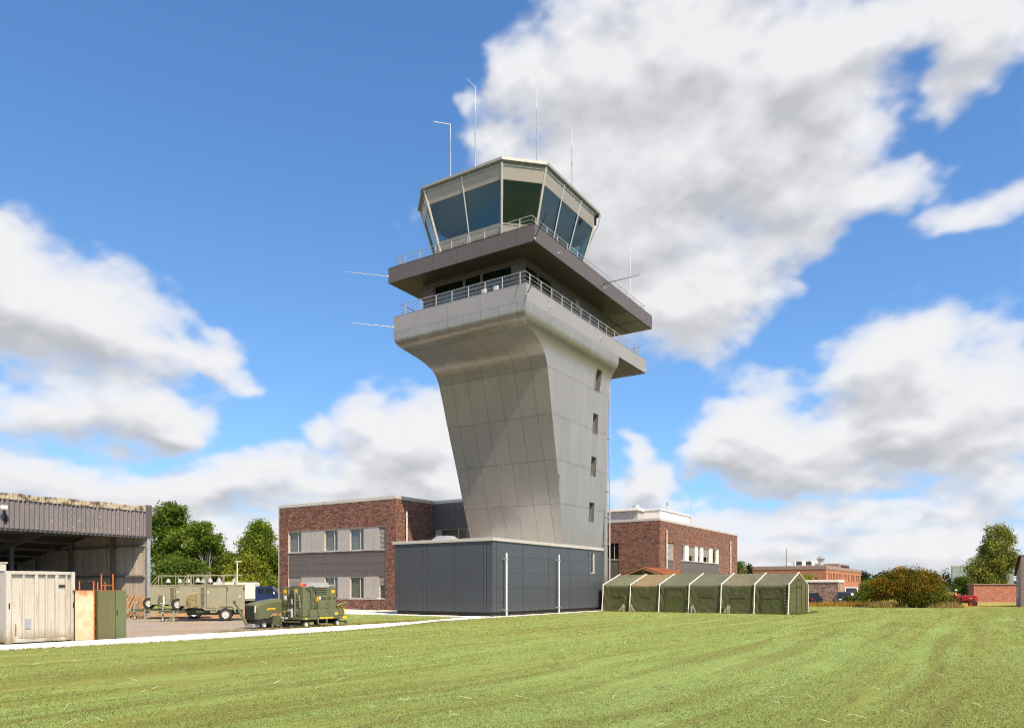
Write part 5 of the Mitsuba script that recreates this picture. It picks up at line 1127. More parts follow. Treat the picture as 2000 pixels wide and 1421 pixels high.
wl = MB(); holed(wl, 93.8, 98.2, -1, 2.42, []); add(lb+'__side_wall', wl, 'mortar', FL2); bricks(lb+'__side_wall__brick', FL2, 93.8, 98.2, -.7, 2.42, [], 12, matn='far_brick_mixed', pal=np.array([[.24, .14, .10], [.32, .22, .18], [.16, .10, .08], [.36, .28, .24]]), course=.10, unit=.30)
add(lb+'__roof_edge', MB().cbox(-2.2, 8, 93.6, 98.4, 2.43, 2.84, .03), 'tarp_white', L)
hl = thing('metal_hall', 'far pale green-grey sheet metal hall behind the orange bush', 'building')
fx = WF(123.8, 210, -29)
for k in range(16): add(hl+'__wall_sheet', MB().box(.9*k+.01, .9*k+.89, 0, .1, -.8, 7.6), 'hall_sheet', fx)
add(hl+'__side_wall', MB().box(0, 14.4, .11, 12, -.8, 7.55), 'hall_sheet', fx); add(hl+'__roof_edge', MB().box(-.1, 14.5, -.1, 12, 7.6, 7.8), 'tarp_white', fx)
add(hl+'__annex', MB().box(-.2, 3.2, -5, -2.2, -.8, 2.7), 'hall_sheet', fx); add(hl+'__annex__roof', MB().box(-.4, 3.4, -5.2, -2, 2.7, 2.9), 'tarp_white', fx)
add(hl+'__floodlight', MB().cbox(11.6, 12.6, -.4, 0, 8.1, 8.6, .1).box(12.0, 12.1, -.2, -.1, 7.8, 8.1), 'galv', fx)
sd = thing('brick_shed', 'flat-roofed low red brick shed below the birch at the right', 'building')
fs = WF(71.1, 115, -12, -.62)
wl = MB(); holed(wl, 0, 5.9, -.3, 2.62, []); add(sd+'__wall', wl, 'mortar', fs @ M4([[1, 0, 0], [0, -1, 0], [0, 0, 1]], [0, 0, 0]))
bricks(sd+'__wall__brick', fs @ M4([[1, 0, 0], [0, -1, 0], [0, 0, 1]], [0, 0, 0]), 0, 5.9, 0, 2.62, [], 14, matn='far_brick_mixed', pal=np.array([[.40, .14, .085], [.36, .125, .08], [.44, .17, .10]]), course=.10, unit=.30)
add(sd+'__end_wall', MB().box(0.02, 7.5, .05, 2.6, -.3, 2.6), 'far_brick', fs)
add(sd+'__roof', MB().cbox(-.15, 8.2, -.2, 2.8, 2.63, 2.80, .03), 'far_band', fs)
add(sd+'__door', MB().box(5.95, 6.6, -.02, .04, 0, 2.0), 'hall_sheet', fs); add(sd+'__window', MB().box(5.95, 6.8, -.02, .04, 2.05, 2.5), 'far_glass', fs)
rs = thing('grey_shed', 'gable end of a grey shed with dark windows at the right picture edge', 'building')
fg = M4([[-UB[0], -UB[1], 0], [-UA[0], -UA[1], 0], [0, 0, 1]], [51.0, 75.5, -.25])
top = lambda x: 3.05+.085*x
add(rs+'__wall', MB().ext([(0, 0, 0), (16, 0, 0), (16, 0, top(16)), (0, 0, top(0))], (0, .2, 0)), 'far_band', fg)
for k in range(40): add(rs+'__board', MB().ext([(.4*k+.015, -.03, 0), (.4*k+.385, -.03, 0), (.4*k+.385, -.03, top(.4*k+.385)), (.4*k+.015, -.03, top(.4*k))], (0, .025, 0)), 'hall_sheet' if k % 7 == 4 else 'far_band', fg)
for x in (2.2, 4.6, 7.4, 10.2): kk = add(rs+'__window', MB().box(x, x+1.3, -.08, -.035, 1.0, 2.5), 'tarp_white', fg); add(kk+'__pane', MB().box(x+.1, x+1.2, -.086, -.081, 1.1, 2.4), 'far_glass', fg)
add(rs+'__roof', MB().ext([(-.2, -.25, top(-.2)), (16, -.25, top(16)), (16, -.25, top(16)+.12), (-.2, -.25, top(-.2)+.12)], (0, 1.5, 0)), 'plinth', fg)
add(rs+'__end_wall', MB().box(0, .2, .21, 6, 0, 3.0), 'far_band', fg)
# ------------------------------------------------------------------ tractor and driver
tr = thing('red_tractor', 'small red tractor half hidden behind the orange bush', 'tractor')
fz = WF(49.0, 82, -40, gz(49, 82)-.08); 
add(tr+'__bonnet', MB().cbox(.25, 1.75, -.35, .35, .62, 1.28, .10), 'red_paint', fz)
add(tr+'__grille', MB().box(1.752, 1.77, -.25, .25, .68, 1.1), 'black_part', fz)
add(tr+'__headlight', MB().box(1.1, 1.35, -.36, -.351, .92, 1.02), 'tarp_white', fz)
for y in (-.62, .62): add(tr+'__mudguard', MB().ext([(-.75, y-.17, .95), (-.6, y-.17, 1.28), (-.1, y-.17, 1.32), (.2, y-.17, 1.0), (.1, y-.17, 1.0), (-.15, y-.17, 1.24), (-.55, y-.17, 1.2), (-.68, y-.17, .93)], (0, .34, 0)), 'red_paint', fz)
for y in (-.62, .62): wheel(tr, fz, -.35, y, .62, .62, .32, rim='red_paint'); wheel(tr, fz, 1.35, y*.85, .38, .38, .2, rim='red_paint')
add(tr+'__seat', MB().cbox(-.6, -.15, -.25, .25, .85, 1.0, .05).cbox(-.65, -.55, -.25, .25, 1.0, 1.35, .04), 'black_part', fz)
add(tr+'__steering_wheel', MB().tube([(.20+.05*math.cos(q), .19*math.sin(q), 1.42+.17*math.cos(q)) for q in np.linspace(0, 2*PI, 15)], .016, 6).tube([(.3, 0, 1.2), (.2, 0, 1.42)], .02, 6), 'black_part', fz)
add(tr+'__chassis', MB().box(-.6, 1.6, -.2, .2, .45, .7), 'black_part', fz)
def skin_mesh(bones, edge=.03):
    man = m3.Manifold()
    for p, r, q, s in bones:
        sp = [m3.Manifold.sphere(rr, 14).translate(tuple(c)) for c, rr in ((p, r), (q, s))]
        man = man+m3.Manifold.batch_hull(sp)
    m = man.refine_to_length(edge).to_mesh(); t = trimesh.Trimesh(m.vert_properties[:, :3], m.tri_verts, process=True)
    trimesh.smoothing.filter_taubin(t, iterations=8); return t
def figure(key, bones, m, fr, edge=.03):
    t = skin_mesh(bones, edge); return add(key, MB().raw(t.vertices, t.faces), m, fr, smooth=True)
pe = thing('person', 'person in an orange jacket and pale cap sitting on the red tractor', 'person')
hp, ch, nk = (-.38, 0, 1.06), (-.30, 0, 1.42), (-.27, 0, 1.58)
bones = [((-.38, -.09, 1.08), .13, (-.38, .09, 1.08), .13), ((-.26, 0, 1.60), .055, (-.24, 0, 1.68), .055), ((-.235, 0, 1.74), .095, (-.225, 0, 1.80), .10)]
for s in (-1, 1):
    bones += [((-.30, s*.18, 1.50), .055, (-.16, s*.24, 1.26), .046), ((-.16, s*.24, 1.26), .044, (.10, s*.19, 1.36), .034), ((.10, s*.19, 1.36), .033, (.17, s*.165, 1.39), .036)]
    for k in range(4): bones.append(((.17, s*(.145+.014*k), 1.40), .011, (.225, s*(.15+.012*k), 1.385-.012*k), .010))
    bones.append(((.15, s*.15, 1.40), .012, (.19, s*.13, 1.43), .010))
    bones += [((-.36, s*.10, 1.08), .10, (.05, s*.15, 1.05), .07), ((.05, s*.15, 1.05), .068, (.10, s*.15, .66), .05), ((.10, s*.15, .62), .045, (.25, s*.15, .58), .04)]
bones += [((-.36, 0, 1.1), .14, (-.31, 0, 1.40), .14), ((-.31, -.13, 1.47), .08, (-.31, .13, 1.47), .08), ((-.125, 0, 1.755), .018, (-.13, 0, 1.77), .016)]
figure(pe+'__body', bones, 'skin', fz)
jk = [((-.37, 0, 1.1), .16, (-.31, 0, 1.40), .155), ((-.31, -.14, 1.47), .095, (-.31, .14, 1.47), .095)]
for s in (-1, 1): jk += [((-.30, s*.18, 1.50), .07, (-.16, s*.24, 1.26), .06), ((-.16, s*.24, 1.26), .06, (.04, s*.20, 1.34), .048)]
figure(pe+'__jacket', jk, 'hiviz', fz)
tz = [((-.38, -.09, 1.06), .15, (-.38, .09, 1.06), .15)]
for s in (-1, 1): tz += [((-.36, s*.10, 1.08), .115, (.05, s*.15, 1.05), .085), ((.05, s*.15, 1.05), .082, (.10, s*.15, .70), .065)]
figure(pe+'__trousers', tz, 'navy_cloth', fz)
add(pe+'__cap', MB().lathe([(.125, 1.80), (.12, 1.87), (.07, 1.93), (.002, 1.94)], 16, WF(-.235, 0)).ext([(-.15, -.09, 1.805), (-.03, -.06, 1.80), (-.03, .06, 1.80), (-.15, .09, 1.805)], (0, 0, .015)), 'tarp_white', fz, smooth=40)
add(pe+'__hair', MB().lathe([(.10, 1.70), (.112, 1.76), (.112, 1.81)], 14, WF(-.245, 0)), 'hangar_dark', fz)
add(pe+'__eye', MB().box(-.135, -.125, -.045, -.025, 1.775, 1.79).box(-.135, -.125, .025, .045, 1.775, 1.79), 'dark', fz)
for a_, lab in ((31.55, 'left weathered grey post in the weeds below the orange bush'), (33.97, 'right weathered grey post in the weeds below the orange bush')):
    p_ = thing('wooden_post', lab, 'post'); add(p_+'__post', MB().cbox(a_-.10, a_+.10, 59.9, 60.1, -.1, .78, .03), 'hall_sheet'); add(p_+'__cap', MB().cbox(a_-.11, a_+.11, 59.89, 60.11, .781, .83, .02), 'far_band')
# ------------------------------------------------------------------ ground, lawn, yard, path
def gsheet(key, xs, ys, m, dz=0.0, kind='structure'):
    X, Y = np.meshgrid(xs, ys, indexing='ij'); P = np.stack([X, Y, ground_z(X, Y)+dz], -1)
    return add(key, MB().grid(P), m, smooth=True, kind=kind)
def _meadow(p, n, uv):
    f = fbm(p.x*0.18, p.y*0.18, 0, 4); g = fbm(p.x*1.7, p.y*1.7, 4, 4)
    o = mix((0.15, 0.165, 0.040), (0.25, 0.215, 0.06), smoothstep(0.35, 0.65, f))
    o = mix(o, mi.Color3f(0.27, 0.17, 0.045), 0.6*smoothstep(0.5, 0.7, g))
    return o*(0.75+0.5*noise(p.x*9, p.y*9))
mat('meadow', proc(_meadow), 0.95, spec=0.05)
gsheet('ground', np.concatenate([[-3000, -1500, -700, -350], np.arange(-200, 260, 8), [350, 700, 1500, 3000]]), np.concatenate([[-400, -200, -100], np.arange(-50, 260, 6), [300, 450, 700, 1200, 2000, 4000]]), 'meadow', -.006)
ub = (float(UB[0]), float(UB[1])); ua = (float(UA[0]), float(UA[1]))
def _lawn(p, n, uv):
    a = p.x*ua[0]+p.y*ua[1]; b = p.x*ub[0]+p.y*ub[1]
    w = a+1.1*(fbm(b*0.16, a*0.05, 1, 2)-0.5)+0.5*(noise(b*0.42, a*0.2, 7)-0.5)
    st = noise(w*2.0, b*0.035, 3)*0.55+noise(w*5.1, b*0.09, 9)*0.45
    big = fbm(p.x*0.11, p.y*0.11, 2, 3)
    t = smoothstep(0.30, 0.72, st*0.55+big*0.45)
    fine = fbm(w*16, b*2.2, 5, 3); grain = noise(p.x*55, p.y*55)
    o = mix((0.180, 0.208, 0.060), (0.184, 0.246, 0.078), t)
    o = mix(o, mi.Color3f(0.142, 0.135, 0.042), 0.5*smoothstep(0.54, 0.76, fine))
    o = mix(o, mi.Color3f(0.20, 0.285, 0.098), 0.45*smoothstep(0.58, 0.70, noise(w*2.6+20, b*0.06, 14)))
    o = mix(o, mi.Color3f(0.138, 0.128, 0.042), 0.42*smoothstep(0.62, 0.74, noise(w*3.3+5, b*0.11, 21)))
    return o*(0.72+0.24*grain)
mat('lawn_soil', proc(_lawn), 0.95, spec=0.05, bump=(lambda p, n, uv: fbm(p.x*14, p.y*14, 0, 3)*0.45+noise((p.x*ua[0]+p.y*ua[1])*6, (p.x*ub[0]+p.y*ub[1])*0.2)*0.8, 0.014, 4e-3))
def flat(key, pts, z, m, fr=W, label=None, kind='structure', th=None):
    p = np.array([(x, y, z) for x, y in pts], float)
    mb = MB()
    if th: mb.ext(p-[0, 0, th], (0, 0, th))
    else:
        t = _me.triangulate_float64(p[:, :2].copy(), np.array([len(p)])).reshape(-1, 3)
        mb.raw(p, t)
    return add(key, mb, m, fr, kind=kind)
flat('lawn', [(-60, -10), (60, -10), (60, 57.0), (41, 58.3), (34, 58.5), (31, 61.0), (24, 63.2), (10, 63.4), (-60, 62)], .0, 'lawn_soil')
flat('yard', [(-.2, -44), (-.22, -15.2), (.6, -13.6), (2.2, -11.6), (5.5, -7.2), (8.0, -4.2), (10.2, -3.0), (10.6, -10), (15.2, -12), (16.2, -9.6), (34, -9.6), (34, -44)], .004, 'asphalt', L)
flat('dirt', [(10.25, -2.95), (10.65, -10.05), (15.25, -12.05), (16.15, -9.55), (26, -9.5), (26, 1), (12, 1)], .006, 'dirt', L)
PATH = [(-.06, -44), (-.06, -23.8), (-.16, -20.4), (-.22, -14.2), (-.3, -10.7), (-.32, -6.3), (.40, -3.4), (.84, -2.6), (2.2, -1.55), (7.5, -.75), (7.5, -.02), (.0, -.02), (-.02, 13.3), (-.62, 13.3), (-.66, -.6), (-.84, -5.35), (-1.55, -8.2), (-2.47, -10.68), (-3.0, -13.54), (-3.15, -15.85), (-2.6, -20.94), (-1.55, -24.4), (-1.45, -44)]
PATH = [(-.06, -44), (-.06, -23.8), (-.16, -20.4), (-.22, -14.2), (-.3, -10.7), (-.32, -6.3), (.30, -3.2), (.62, -1.2), (7.5, -.62), (7.5, -.02), (.0, -.02), (-.02, 13.3), (-.62, 13.3), (-.66, -.6), (-.84, -5.35), (-1.55, -8.2), (-2.3, -10.68), (-2.6, -13.54), (-2.6, -15.85), (-2.2, -20.94), (-1.55, -24.4), (-1.45, -44)]
flat('path', PATH, .035, 'concrete', L, th=.04)
flat('forecourt', [(7.62, -1.2), (24, -1.2), (24, 5.0), (7.62, 5.0)], .008, 'dirt', L)
pv = MB()
for k in range(34):
    a0 = 7.66+.31*k
    for j in range(6): add('forecourt__slab', MB().box(a0, a0+.19, -1.1+.62*j, -1.1+.62*j+.60, 0, .03), 'concrete', L)
for k in range(12): add('forecourt__border_slab', MB().cbox(7.66+1.2*k, 7.66+1.2*k+1.18, 2.75, 4.98, 0, .045, .01), 'concrete', L)
# ------------------------------------------------------------------ grass, straw, weeds
def blades(key, xy, h, w, cols, m='grass_blade', lean=.5, seed=3, label=None, z=None, kind='stuff', cat=None):
    rng = np.random.default_rng(seed); n = len(xy)
    zz = ground_z(xy[:, 0], xy[:, 1]) if z is None else z
    base = np.stack([xy[:, 0], xy[:, 1], zz+0*xy[:, 0]], -1); th = rng.uniform(0, 2*PI, n)
    hh = h[0]+(h[1]-h[0])*rng.random(n)**1.5; ww = w*(.6+.8*rng.random(n))
    side = np.stack([np.cos(th), np.sin(th), 0*th], -1)*ww[:, None]/2
    tip = base+np.stack([rng.normal(0, lean, n)*hh, rng.normal(0, lean, n)*hh, hh], -1)
    V = np.stack([base-side, base+side, tip], 1).reshape(-1, 3)
    c = np.asarray(cols)[rng.integers(0, len(cols), n)]*rng.uniform(.75, 1.25, (n, 1))
    mb = MB().raw(V, np.arange(3*n).reshape(-1, 3), np.repeat(np.clip(c, 0, 1), 3, 0))
    return add(key, mb, m, kind=kind, label=label, cat=cat)
rng = np.random.default_rng(11)
def in_path(x, y):
    from shapely import contains_xy
    from shapely.geometry import Polygon
    q = np.stack([x, y], -1)-C0; return contains_xy(Polygon(PATH).buffer(.03).union(Polygon([(-.3, -50), (40, -50), (40, -4), (3, -11), (.5, -13.5), (-.3, -15)])).union(Polygon([(0, 0), (7, 0), (7, 13.3), (0, 13.3)])), q @ UA, q @ UB)
def spread(n, y0, y1, power, wide=.74):
    u = rng.random(n); y = (y0**power+(y1**power-y0**power)*u)**(1/power); x = rng.uniform(-wide, wide, n)*y
    k = ~in_path(x, y); return np.stack([x[k], y[k]], -1)
def patchy(q, s, t0):
    f = meshkit.fbm(np.stack([q @ UA*1.3, q @ UB*.25, 0*q[:, 0]+s], -1), 3); return q[f > t0-.22*rng.random(len(q))]
GREEN = [(.15, .20, .06), (.16, .215, .066), (.14, .185, .055), (.165, .20, .064), (.175, .225, .075)]
blades('grass', patchy(spread(150000, 8.0, 24, .6), 1.0, .50), (.010, .034), .008, GREEN, seed=4, label='short young grass sprouting all over the sown lawn', cat='grass')
blades('grass__far', patchy(spread(110000, 24, 62, .7), 2.0, .50), (.012, .038), .018, [(.15, .20, .06), (.16, .215, .066), (.14, .185, .055)], seed=5)
blades('grass__tufts', np.repeat(spread(420, 8.0, 60, .9), 26, 0)+rng.normal(0, .10, (0, 2)) if False else (lambda c: np.repeat(c, 26, 0)+rng.normal(0, .07, (len(c)*26, 2)))(spread(260, 8.0, 60, .9)), (.03, .085), .009, [(.20, .27, .08), (.25, .28, .11), (.26, .26, .11)], seed=6)
# pale straws lying and standing on the lawn
st_ = MB(); q = spread(700, 8.2, 45, 1.1); V, F, Cc = [], [], []
for k, (x, y) in enumerate(q):
    ln = rng.uniform(.05, .18) if rng.random() < .85 else rng.uniform(.18, .32); th = rng.uniform(0, PI); up = abs(rng.normal(0, .16)); w_ = .0022+.0001*y
    d = np.array([math.cos(th), math.sin(th), up])*ln; p = np.array([x, y, .012]); s_ = np.array([-math.sin(th), math.cos(th), 0])*w_; v_ = np.array([0, 0, w_*1.6])
    m_ = p+d*.5+[0, 0, .03*rng.random()]
    i0 = len(V); V += [p-s_, p+s_, p+v_, m_-s_, m_+s_, m_+v_, p+d]; F += [[i0, i0+1, i0+4], [i0, i0+4, i0+3], [i0+1, i0+2, i0+5], [i0+1, i0+5, i0+4], [i0+2, i0, i0+3], [i0+2, i0+3, i0+5], [i0+3, i0+4, i0+6], [i0+4, i0+5, i0+6], [i0+5, i0+3, i0+6]]
    c = np.array([.62, .64, .48])*rng.uniform(.75, 1.2); Cc += [c]*7
add('straw', MB().raw(V, F, np.clip(np.array(Cc), 0, 1)), 'grass_blade', kind='stuff', label='pale dry straws strewn over the sown lawn', cat='straw')
# weeds along the edges
def along(pts, n, jit):
    pts = np.array(pts, float); seg = np.linalg.norm(np.diff(pts, axis=0), axis=1); cum = np.concatenate([[0], np.cumsum(seg)]); u = rng.random(n)*cum[-1]
    i = np.clip(np.searchsorted(cum, u)-1, 0, len(seg)-1); t = (u-cum[i])/seg[i]; p = pts[i]+(pts[i+1]-pts[i])*t[:, None]+rng.normal(0, jit, (n, 2))
    return C0+p[:, :1]*UA+p[:, 1:]*UB
edge1 = [(-1.6, -30), (-1.57, -24.4), (-2.22, -20.94), (-2.62, -15.85), (-2.62, -13.54), (-2.33, -10.68), (-1.58, -8.2), (-.87, -5.35), (-.69, -.6), (-.66, 13)]
blades('edge_grass', along(edge1, 9000, .05), (.02, .085), .012, [(.11, .17, .035), (.15, .21, .05), (.19, .20, .06)], seed=7, label='ragged grass fringe along the edge of the concrete path', cat='grass')
edge2 = [(-.10, -17), (-.14, -14), (-.16, -10.5), (-.2, -6.4)]
blades('edge_grass', along(edge2, 5000, .16), (.03, .17), .014, [(.26, .21, .07), (.17, .18, .05), (.33, .25, .10)], seed=8, label='dry weeds under the ground power unit beside the path', cat='weeds')
blades('edge_grass', along([(.2, TB-.05), (-13, TB-.05), (-13, TB+6)], 5200, .07), (.03, .13), .014, [(.15, .20, .05), (.22, .24, .08), (.12, .13, .04)], seed=9, label='uneven grass at the foot of the tent walls', cat='grass')
q = np.stack([rng.uniform(20, 36.5, 19000), rng.uniform(61, 84, 19000)], -1); q = q[(q[:, 1] > 60.8+.06*np.abs(q[:, 0]-30)+1.6*meshkit.noise(np.stack([q[:, 0]*.5, 0*q[:, 0], 0*q[:, 0]], -1))) & ~((q[:, 0] > 33) & (q[:, 1] < 62))]
q = q[meshkit.fbm(np.stack([q[:, 0]*.8, q[:, 1]*.5, 0*q[:, 0]+3], -1), 3) > .42]
blades('dry_weeds', q, (.10, .55), .05, [(.46, .23, .05), (.40, .26, .06), (.32, .24, .05), (.24, .22, .045), (.50, .32, .09), (.34, .15, .045)], seed=10, lean=.3, label='tall orange-brown dry weeds beyond the lawn', cat='weeds')
q = np.stack([rng.uniform(28.6, 35.6, 7000), rng.uniform(58.5, 61.2, 7000)], -1)
blades('dry_weeds', q[meshkit.fbm(np.stack([q[:, 0]*1.1, q[:, 1]*.9, 0*q[:, 0]+8], -1), 3) > .44], (.10, .62), .04, [(.44, .34, .13), (.30, .27, .06), (.52, .43, .24), (.25, .26, .06), (.38, .19, .08)], seed=12, lean=.3, label='flowering weeds and dry grass round the foot of the orange bush', cat='weeds')
# ------------------------------------------------------------------ trees and bushes
def foliage(blobs, n, leaf, cols, seed, clump=(.30, 18), shell=.55, droop=0.0):
    """leaf-sized faces in clumps through the volume of the crown's lobes"""
    r = np.random.default_rng(seed); vol = np.array([b[3]*b[4]*b[5] for b in blobs])**.75; pr = vol/vol.sum()
    nc = max(1, n//clump[1]); bi = r.choice(len(blobs), nc, p=pr); B = np.array(blobs)[bi]
    d = r.normal(0, 1, (nc, 3)); d /= np.linalg.norm(d, axis=1, keepdims=True); rad = shell+(1.04-shell)*r.random(nc)**.7+np.where(r.random(nc) < .16, .30*r.random(nc), 0)
    c = B[:, :3]+d*B[:, 3:6]*rad[:, None]; c[:, 2] = np.maximum(c[:, 2], .15)
    tone = r.uniform(.6, 1.3, nc); ci = r.integers(0, len(cols), nc)
    p = np.repeat(c, clump[1], 0)+r.normal(0, 1, (nc*clump[1], 3))*clump[0]*np.array([1, 1, .62 if not droop else 1.0+droop]); m = len(p)
    a = r.normal(0, 1, (m, 3)); a[:, 2] *= .6; a /= np.linalg.norm(a, axis=1, keepdims=True)
    b = np.cross(a, r.normal(0, 1, (m, 3))); b /= np.linalg.norm(b, axis=1, keepdims=True)
    s = leaf*r.uniform(.6, 1.35, (m, 1)); V = np.stack([p-a*s, p+b*s*.55, p+a*s, p-b*s*.55], 1).reshape(-1, 3)
    i = np.arange(m)*4; F = np.vstack([np.stack([i, i+1, i+2], -1), np.stack([i, i+2, i+3], -1)])
    C = np.asarray(cols)[np.repeat(ci, clump[1])]*np.repeat(tone, clump[1])[:, None]*r.uniform(.75, 1.25, (m, 1))
    return MB().raw(V, F, np.repeat(np.clip(C, 0, 1), 4, 0))
def tree(name, label, cat, x, y, blobs, n, leaf, cols, seed, trunk=.16, bark='bark', group=None, clump=(.30, 18), trunks=1, shell=.55, droop=0.0):
    z0 = gz(x, y); t = thing(name, label, cat, group); r = np.random.default_rng(seed+500)
    blobs = [(x+b[0], y+b[1], z0+b[2], *b[3:]) for b in blobs]; top = max(b[2] for b in blobs)
    tk = MB()
    for k in range(trunks):
        o = r.normal(0, .35 if trunks > 1 else .02, 2); pts = [(x+o[0], y+o[1], z0-.1)]
        for q in (.3, .6, .95): pts.append((x+o[0]*(1+q*1.5)+r.normal(0, .12), y+o[1]*(1+q)+r.normal(0, .12), z0+(top-z0)*q))
        tk.tube(pts, [trunk, trunk*.8, trunk*.5, trunk*.18], 8)
        for b in blobs[:10]:
            f = r.uniform(.3, .65); s = np.array(pts[0])+(np.array(pts[-1])-np.array(pts[0]))*f; e = np.array(b[:3])+r.normal(0, .2, 3)
            tk.tube([s, (s+e)/2+[0, 0, -.15], e], [trunk*.42, trunk*.28, trunk*.08], 6)
    add(t+'__trunk', tk, bark, smooth=50)
    add(t+'__crown', foliage(blobs, n, leaf, cols, seed, clump, shell, droop), 'foliage')
    return t
def lobes(r, h, w, zb, n, taper=.5, sz=.34):
    out = []
    for k in range(n):
        f = r.random()**.8; z = zb+(h-zb)*f; rr = w*(1-taper*f**1.6)*math.sqrt(r.random())*.8; th = r.uniform(0, 2*PI); s = w*sz*(1-.35*f)*r.uniform(.75, 1.25)
        out.append((rr*math.cos(th), rr*math.sin(th), min(z, h-s*.8), s, s, s*.85))
    return out
def R(s): return np.random.default_rng(s)
DG = [(.085, .145, .026), (.110, .175, .030), (.068, .115, .024), (.14, .20, .04)]; DG = [tuple(1.22*q for q in c) for c in DG]
MG = [(.125, .195, .028), (.155, .225, .034), (.10, .155, .026), (.19, .25, .042)]; MG = [tuple(1.22*q for q in c) for c in MG]
YG = [(.20, .24, .032), (.25, .275, .04), (.16, .205, .03), (.28, .30, .055)]; YG = [tuple(1.22*q for q in c) for c in YG]
g1 = 'trees behind the generator trailers'
tree('deciduous_tree', 'tall dark green tree just right of the hangar post', 'tree', -34.2, 75, lobes(R(21), 9.9, 3.3, 1.6, 34, .55, .30), 26000, .13, DG+MG[:1], 31, .2, group=g1)
tree('deciduous_tree', 'broad green tree between the hangar tree and the birch', 'tree', -31.2, 73, lobes(R(22), 7.8, 2.6, 1.0, 24, .4, .34), 18000, .13, MG, 32, .16, group=g1)
tree('birch_tree', 'feathery birch with white trunks behind the generator trailers', 'tree', -28.6, 70, lobes(R(23), 7.6, 2.0, 2.2, 22, .35, .30), 13000, .11, DG+MG, 33, .09, 'birch', g1, (.26, 14), 2, .35)
tree('conical_tree', 'broad pointed green tree left of the brick wing', 'tree', -27.3, 81, lobes(R(24), 9.0, 4.0, .8, 52, .90, .28), 30000, .13, MG+YG[:1], 34, .18, group=g1)
tree('deciduous_tree', 'green tree directly behind the left end of the brick wing', 'tree', -24.8, 84, lobes(R(25), 6.4, 2.6, .6, 22, .5, .34), 15000, .13, MG, 35, .15, group=g1)
tree('leafy_bush', 'yellow-green bush behind the street lamp and the blue truck', 'bush', -24.3, 69, lobes(R(26), 4.5, 2.3, .4, 24, .5, .36), 16000, .11, YG, 36, .08, group=g1, trunks=3)
tree('leafy_bush', 'low dark bush behind the rear generator trailer', 'bush', -29.8, 66, lobes(R(27), 4.0, 2.6, .3, 24, .4, .36), 15000, .11, DG, 37, .08, group=g1, trunks=3)
tree('leafy_bush', 'low green bush right behind the hangar corner', 'bush', -26.6, 72, lobes(R(29), 4.4, 2.2, .3, 20, .4, .36), 12000, .11, DG+MG, 38, .08, group=g1, trunks=3)
tree('deciduous_tree', 'mid-green tree filling the gap between the birch and the pointed tree', 'tree', -31.0, 82, lobes(R(30), 5.6, 2.6, .6, 22, .5, .34), 14000, .13, MG, 40, .14, group=g1)
OR = [(.36, .18, .025), (.29, .175, .025), (.20, .165, .025), (.13, .15, .025), (.10, .13, .022), (.24, .21, .03)]
OB = [(.15, .19, .028), (.19, .22, .03), (.25, .25, .04), (.12, .14, .026)]
ob = [(-1.9, 0, 1.5, 1.15, 1.2, .9), (-.9, .2, 2.1, 1.25, 1.2, .85), (.3, 0, 2.25, 1.3, 1.2, .80), (1.4, .2, 1.9, 1.2, 1.2, .85), (-.2, -.5, 1.5, 1.6, 1.1, 1.0), (-2.2, .2, 1.7, .7, .8, .6), (-2.6, .1, 1.1, .6, .7, .5), (1.9, .1, 2.35, .35, .4, .3), (-.9, 0, 2.95, .25, .3, .28), (-.1, 0, 3.05, .22, .3, .25), (-1.9, 0, 2.35, .3, .3, .25), (-.5, 0, 2.8, .45, .5, .42), (.55, .1, 2.95, .4, .4, .4), (-1.3, 0, 2.65, .5, .5, .4), (1.3, 0, 2.5, .6, .6, .45)]
tree('orange_bush', 'wide rounded bush with orange-brown berries standing at the lawn edge', 'bush', 32.2, 60.3, ob, 24000, .075, OR, 41, .07, trunks=6, clump=(.20, 18), shell=.45)
lb_ = [(0, 0, .9, 1.3, 1, .75), (1.0, .3, .62, .85, .7, .45), (-1.4, 0, .55, 1.0, .8, .5), (.1, 0, 1.35, .8, .7, .5)]
tree('leafy_bush', 'yellow-green lower bush at the right foot of the orange bush', 'bush', 33.7, 60.0, lb_, 13000, .07, OB, 42, .04, trunks=4, clump=(.18, 18), shell=.4)
tree('leafy_bush', 'dark shrub behind the left side of the orange bush', 'bush', 35.2, 72, lobes(R(43), 2.6, 1.9, .2, 14, .4, .4), 8000, .10, MG, 43, .06, trunks=3)
tree('leafy_bush', 'pale green upright shrub beside the parked silver car', 'bush', 38.0, 80, lobes(R(44), 2.7, .85, .2, 16, .5, .42), 6500, .085, [(.22, .26, .07), (.28, .31, .10), (.17, .20, .05)], 44, .05, trunks=3, clump=(.2, 14))
tree('leafy_bush', 'dark green low shrub before the black pickup', 'bush', 37.7, 83.5, lobes(R(45), 1.25, .5, .1, 9, .5, .45), 3200, .075, DG, 45, .04, trunks=2, clump=(.15, 14))
tree('leafy_bush', 'bright green low shrub between the black pickup and the pale shrub', 'bush', 38.0, 81.5, lobes(R(46), .9, .75, .1, 8, .3, .45), 2600, .07, [(.08, .16, .02), (.10, .18, .03)], 46, .03, trunks=2, clump=(.15, 14))
tree('birch_tree', 'tall loose green birch above the low brick shed at the right', 'tree', 83.2, 128, lobes(R(47), 12.4, 3.9, 2.2, 46, .62, .26)+[(-3.3, 0, 5.2, 2.0, 1.6, 2.0), (-2.4, 0, 3.6, 2.2, 1.6, 1.6)], 24000, .17, [(.24, .28, .06), (.29, .32, .07), (.18, .21, .05), (.34, .35, .09)], 47, .2, 'birch', None, (.36, 16), 2, .4, .3)
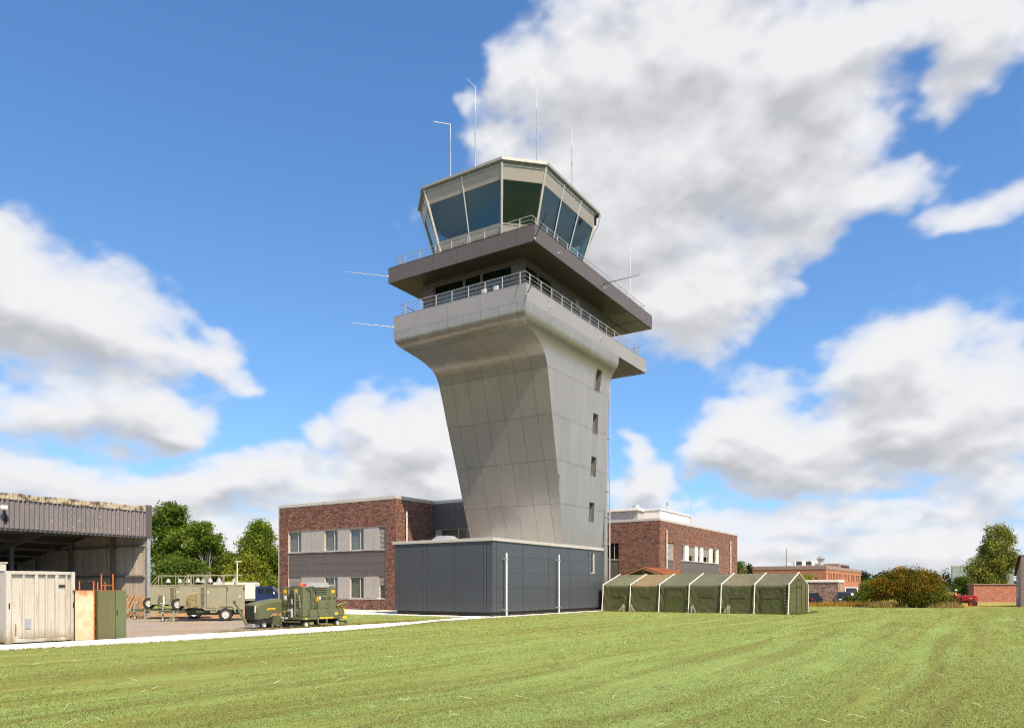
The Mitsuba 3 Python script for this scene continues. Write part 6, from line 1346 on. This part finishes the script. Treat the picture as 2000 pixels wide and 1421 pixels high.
tree('birch_tree', 'birch at the right picture edge behind the grey shed', 'tree', 89.5, 124, lobes(R(48), 11.0, 2.8, 2.5, 26, .5, .3), 13000, .17, [(.24, .28, .06), (.29, .32, .07), (.18, .21, .05)], 48, .18, 'birch', None, (.36, 16), 2, .4, .3)
tree('deciduous_tree', 'small dark green round tree left of the low brick shed', 'tree', 71.6, 119, lobes(R(49), 3.9, 1.5, 1.4, 18, .3, .4), 7000, .12, DG, 49, .09)
tree('deciduous_tree', 'dark green tree just right of the right brick wing', 'tree', 33.5, 112, lobes(R(50), 6.2, 1.9, .5, 22, .6, .36), 9000, .13, DG, 50, .15)
tree('deciduous_tree', 'small yellow-green tree before the far brick block', 'tree', 49.8, 126, lobes(R(51), 4.3, 1.0, 1.0, 12, .3, .42), 4200, .12, YG, 51, .08)
tree('conifer', 'dark slender conifer rising beyond the right brick wing', 'tree', 48.3, 152, [(0, 0, z, 1.3*(1-(z-1)/6.6)+.12, 1.3*(1-(z-1)/6.6)+.12, .45) for z in np.arange(1, 7.3, .42)], 5200, .14, [(.025, .042, .018), (.035, .055, .02)], 52, .12, clump=(.22, 13))
tree('conifer', 'tiny conical conifer above the low mottled brick block', 'tree', 50.9, 125, [(0, 0, z, .55*(1-(z-1)/3)+.06, .55*(1-(z-1)/3)+.06, .3) for z in np.arange(1, 3.9, .3)], 1500, .10, [(.035, .055, .02)], 53, .06, clump=(.12, 10))
# dark pine wood along the horizon
fr_ = np.random.default_rng(60); FV = []
for k in range(420):
    x = fr_.uniform(-420, 620); y = fr_.uniform(318, 372); h = fr_.uniform(7.5, 10.2)+.8*math.sin(x*.03)+.6*math.sin(x*.011); w = fr_.uniform(2.0, 3.6)
    for q in range(3): FV.append((x+fr_.normal(0, w*.4), y+fr_.normal(0, 1), -.7+h*(.45+.22*q), w*(1.1-.28*q), w*.8, h*.20))
add('forest', foliage(FV, 90000, .55, [(.020, .034, .016), (.028, .045, .020), (.036, .052, .022)], 61, (.8, 12), .5), 'foliage', kind='stuff', label='dark pine wood along the horizon beyond the buildings', cat='forest')
uk = MB()
for k in range(200):
    x = -420+5.2*k; uk.box(x, x+5.2, 373, 374, -1, 5.0+1.2*math.sin(x*.05))
add('forest__understorey', uk, 'olive_dark', kind='stuff')
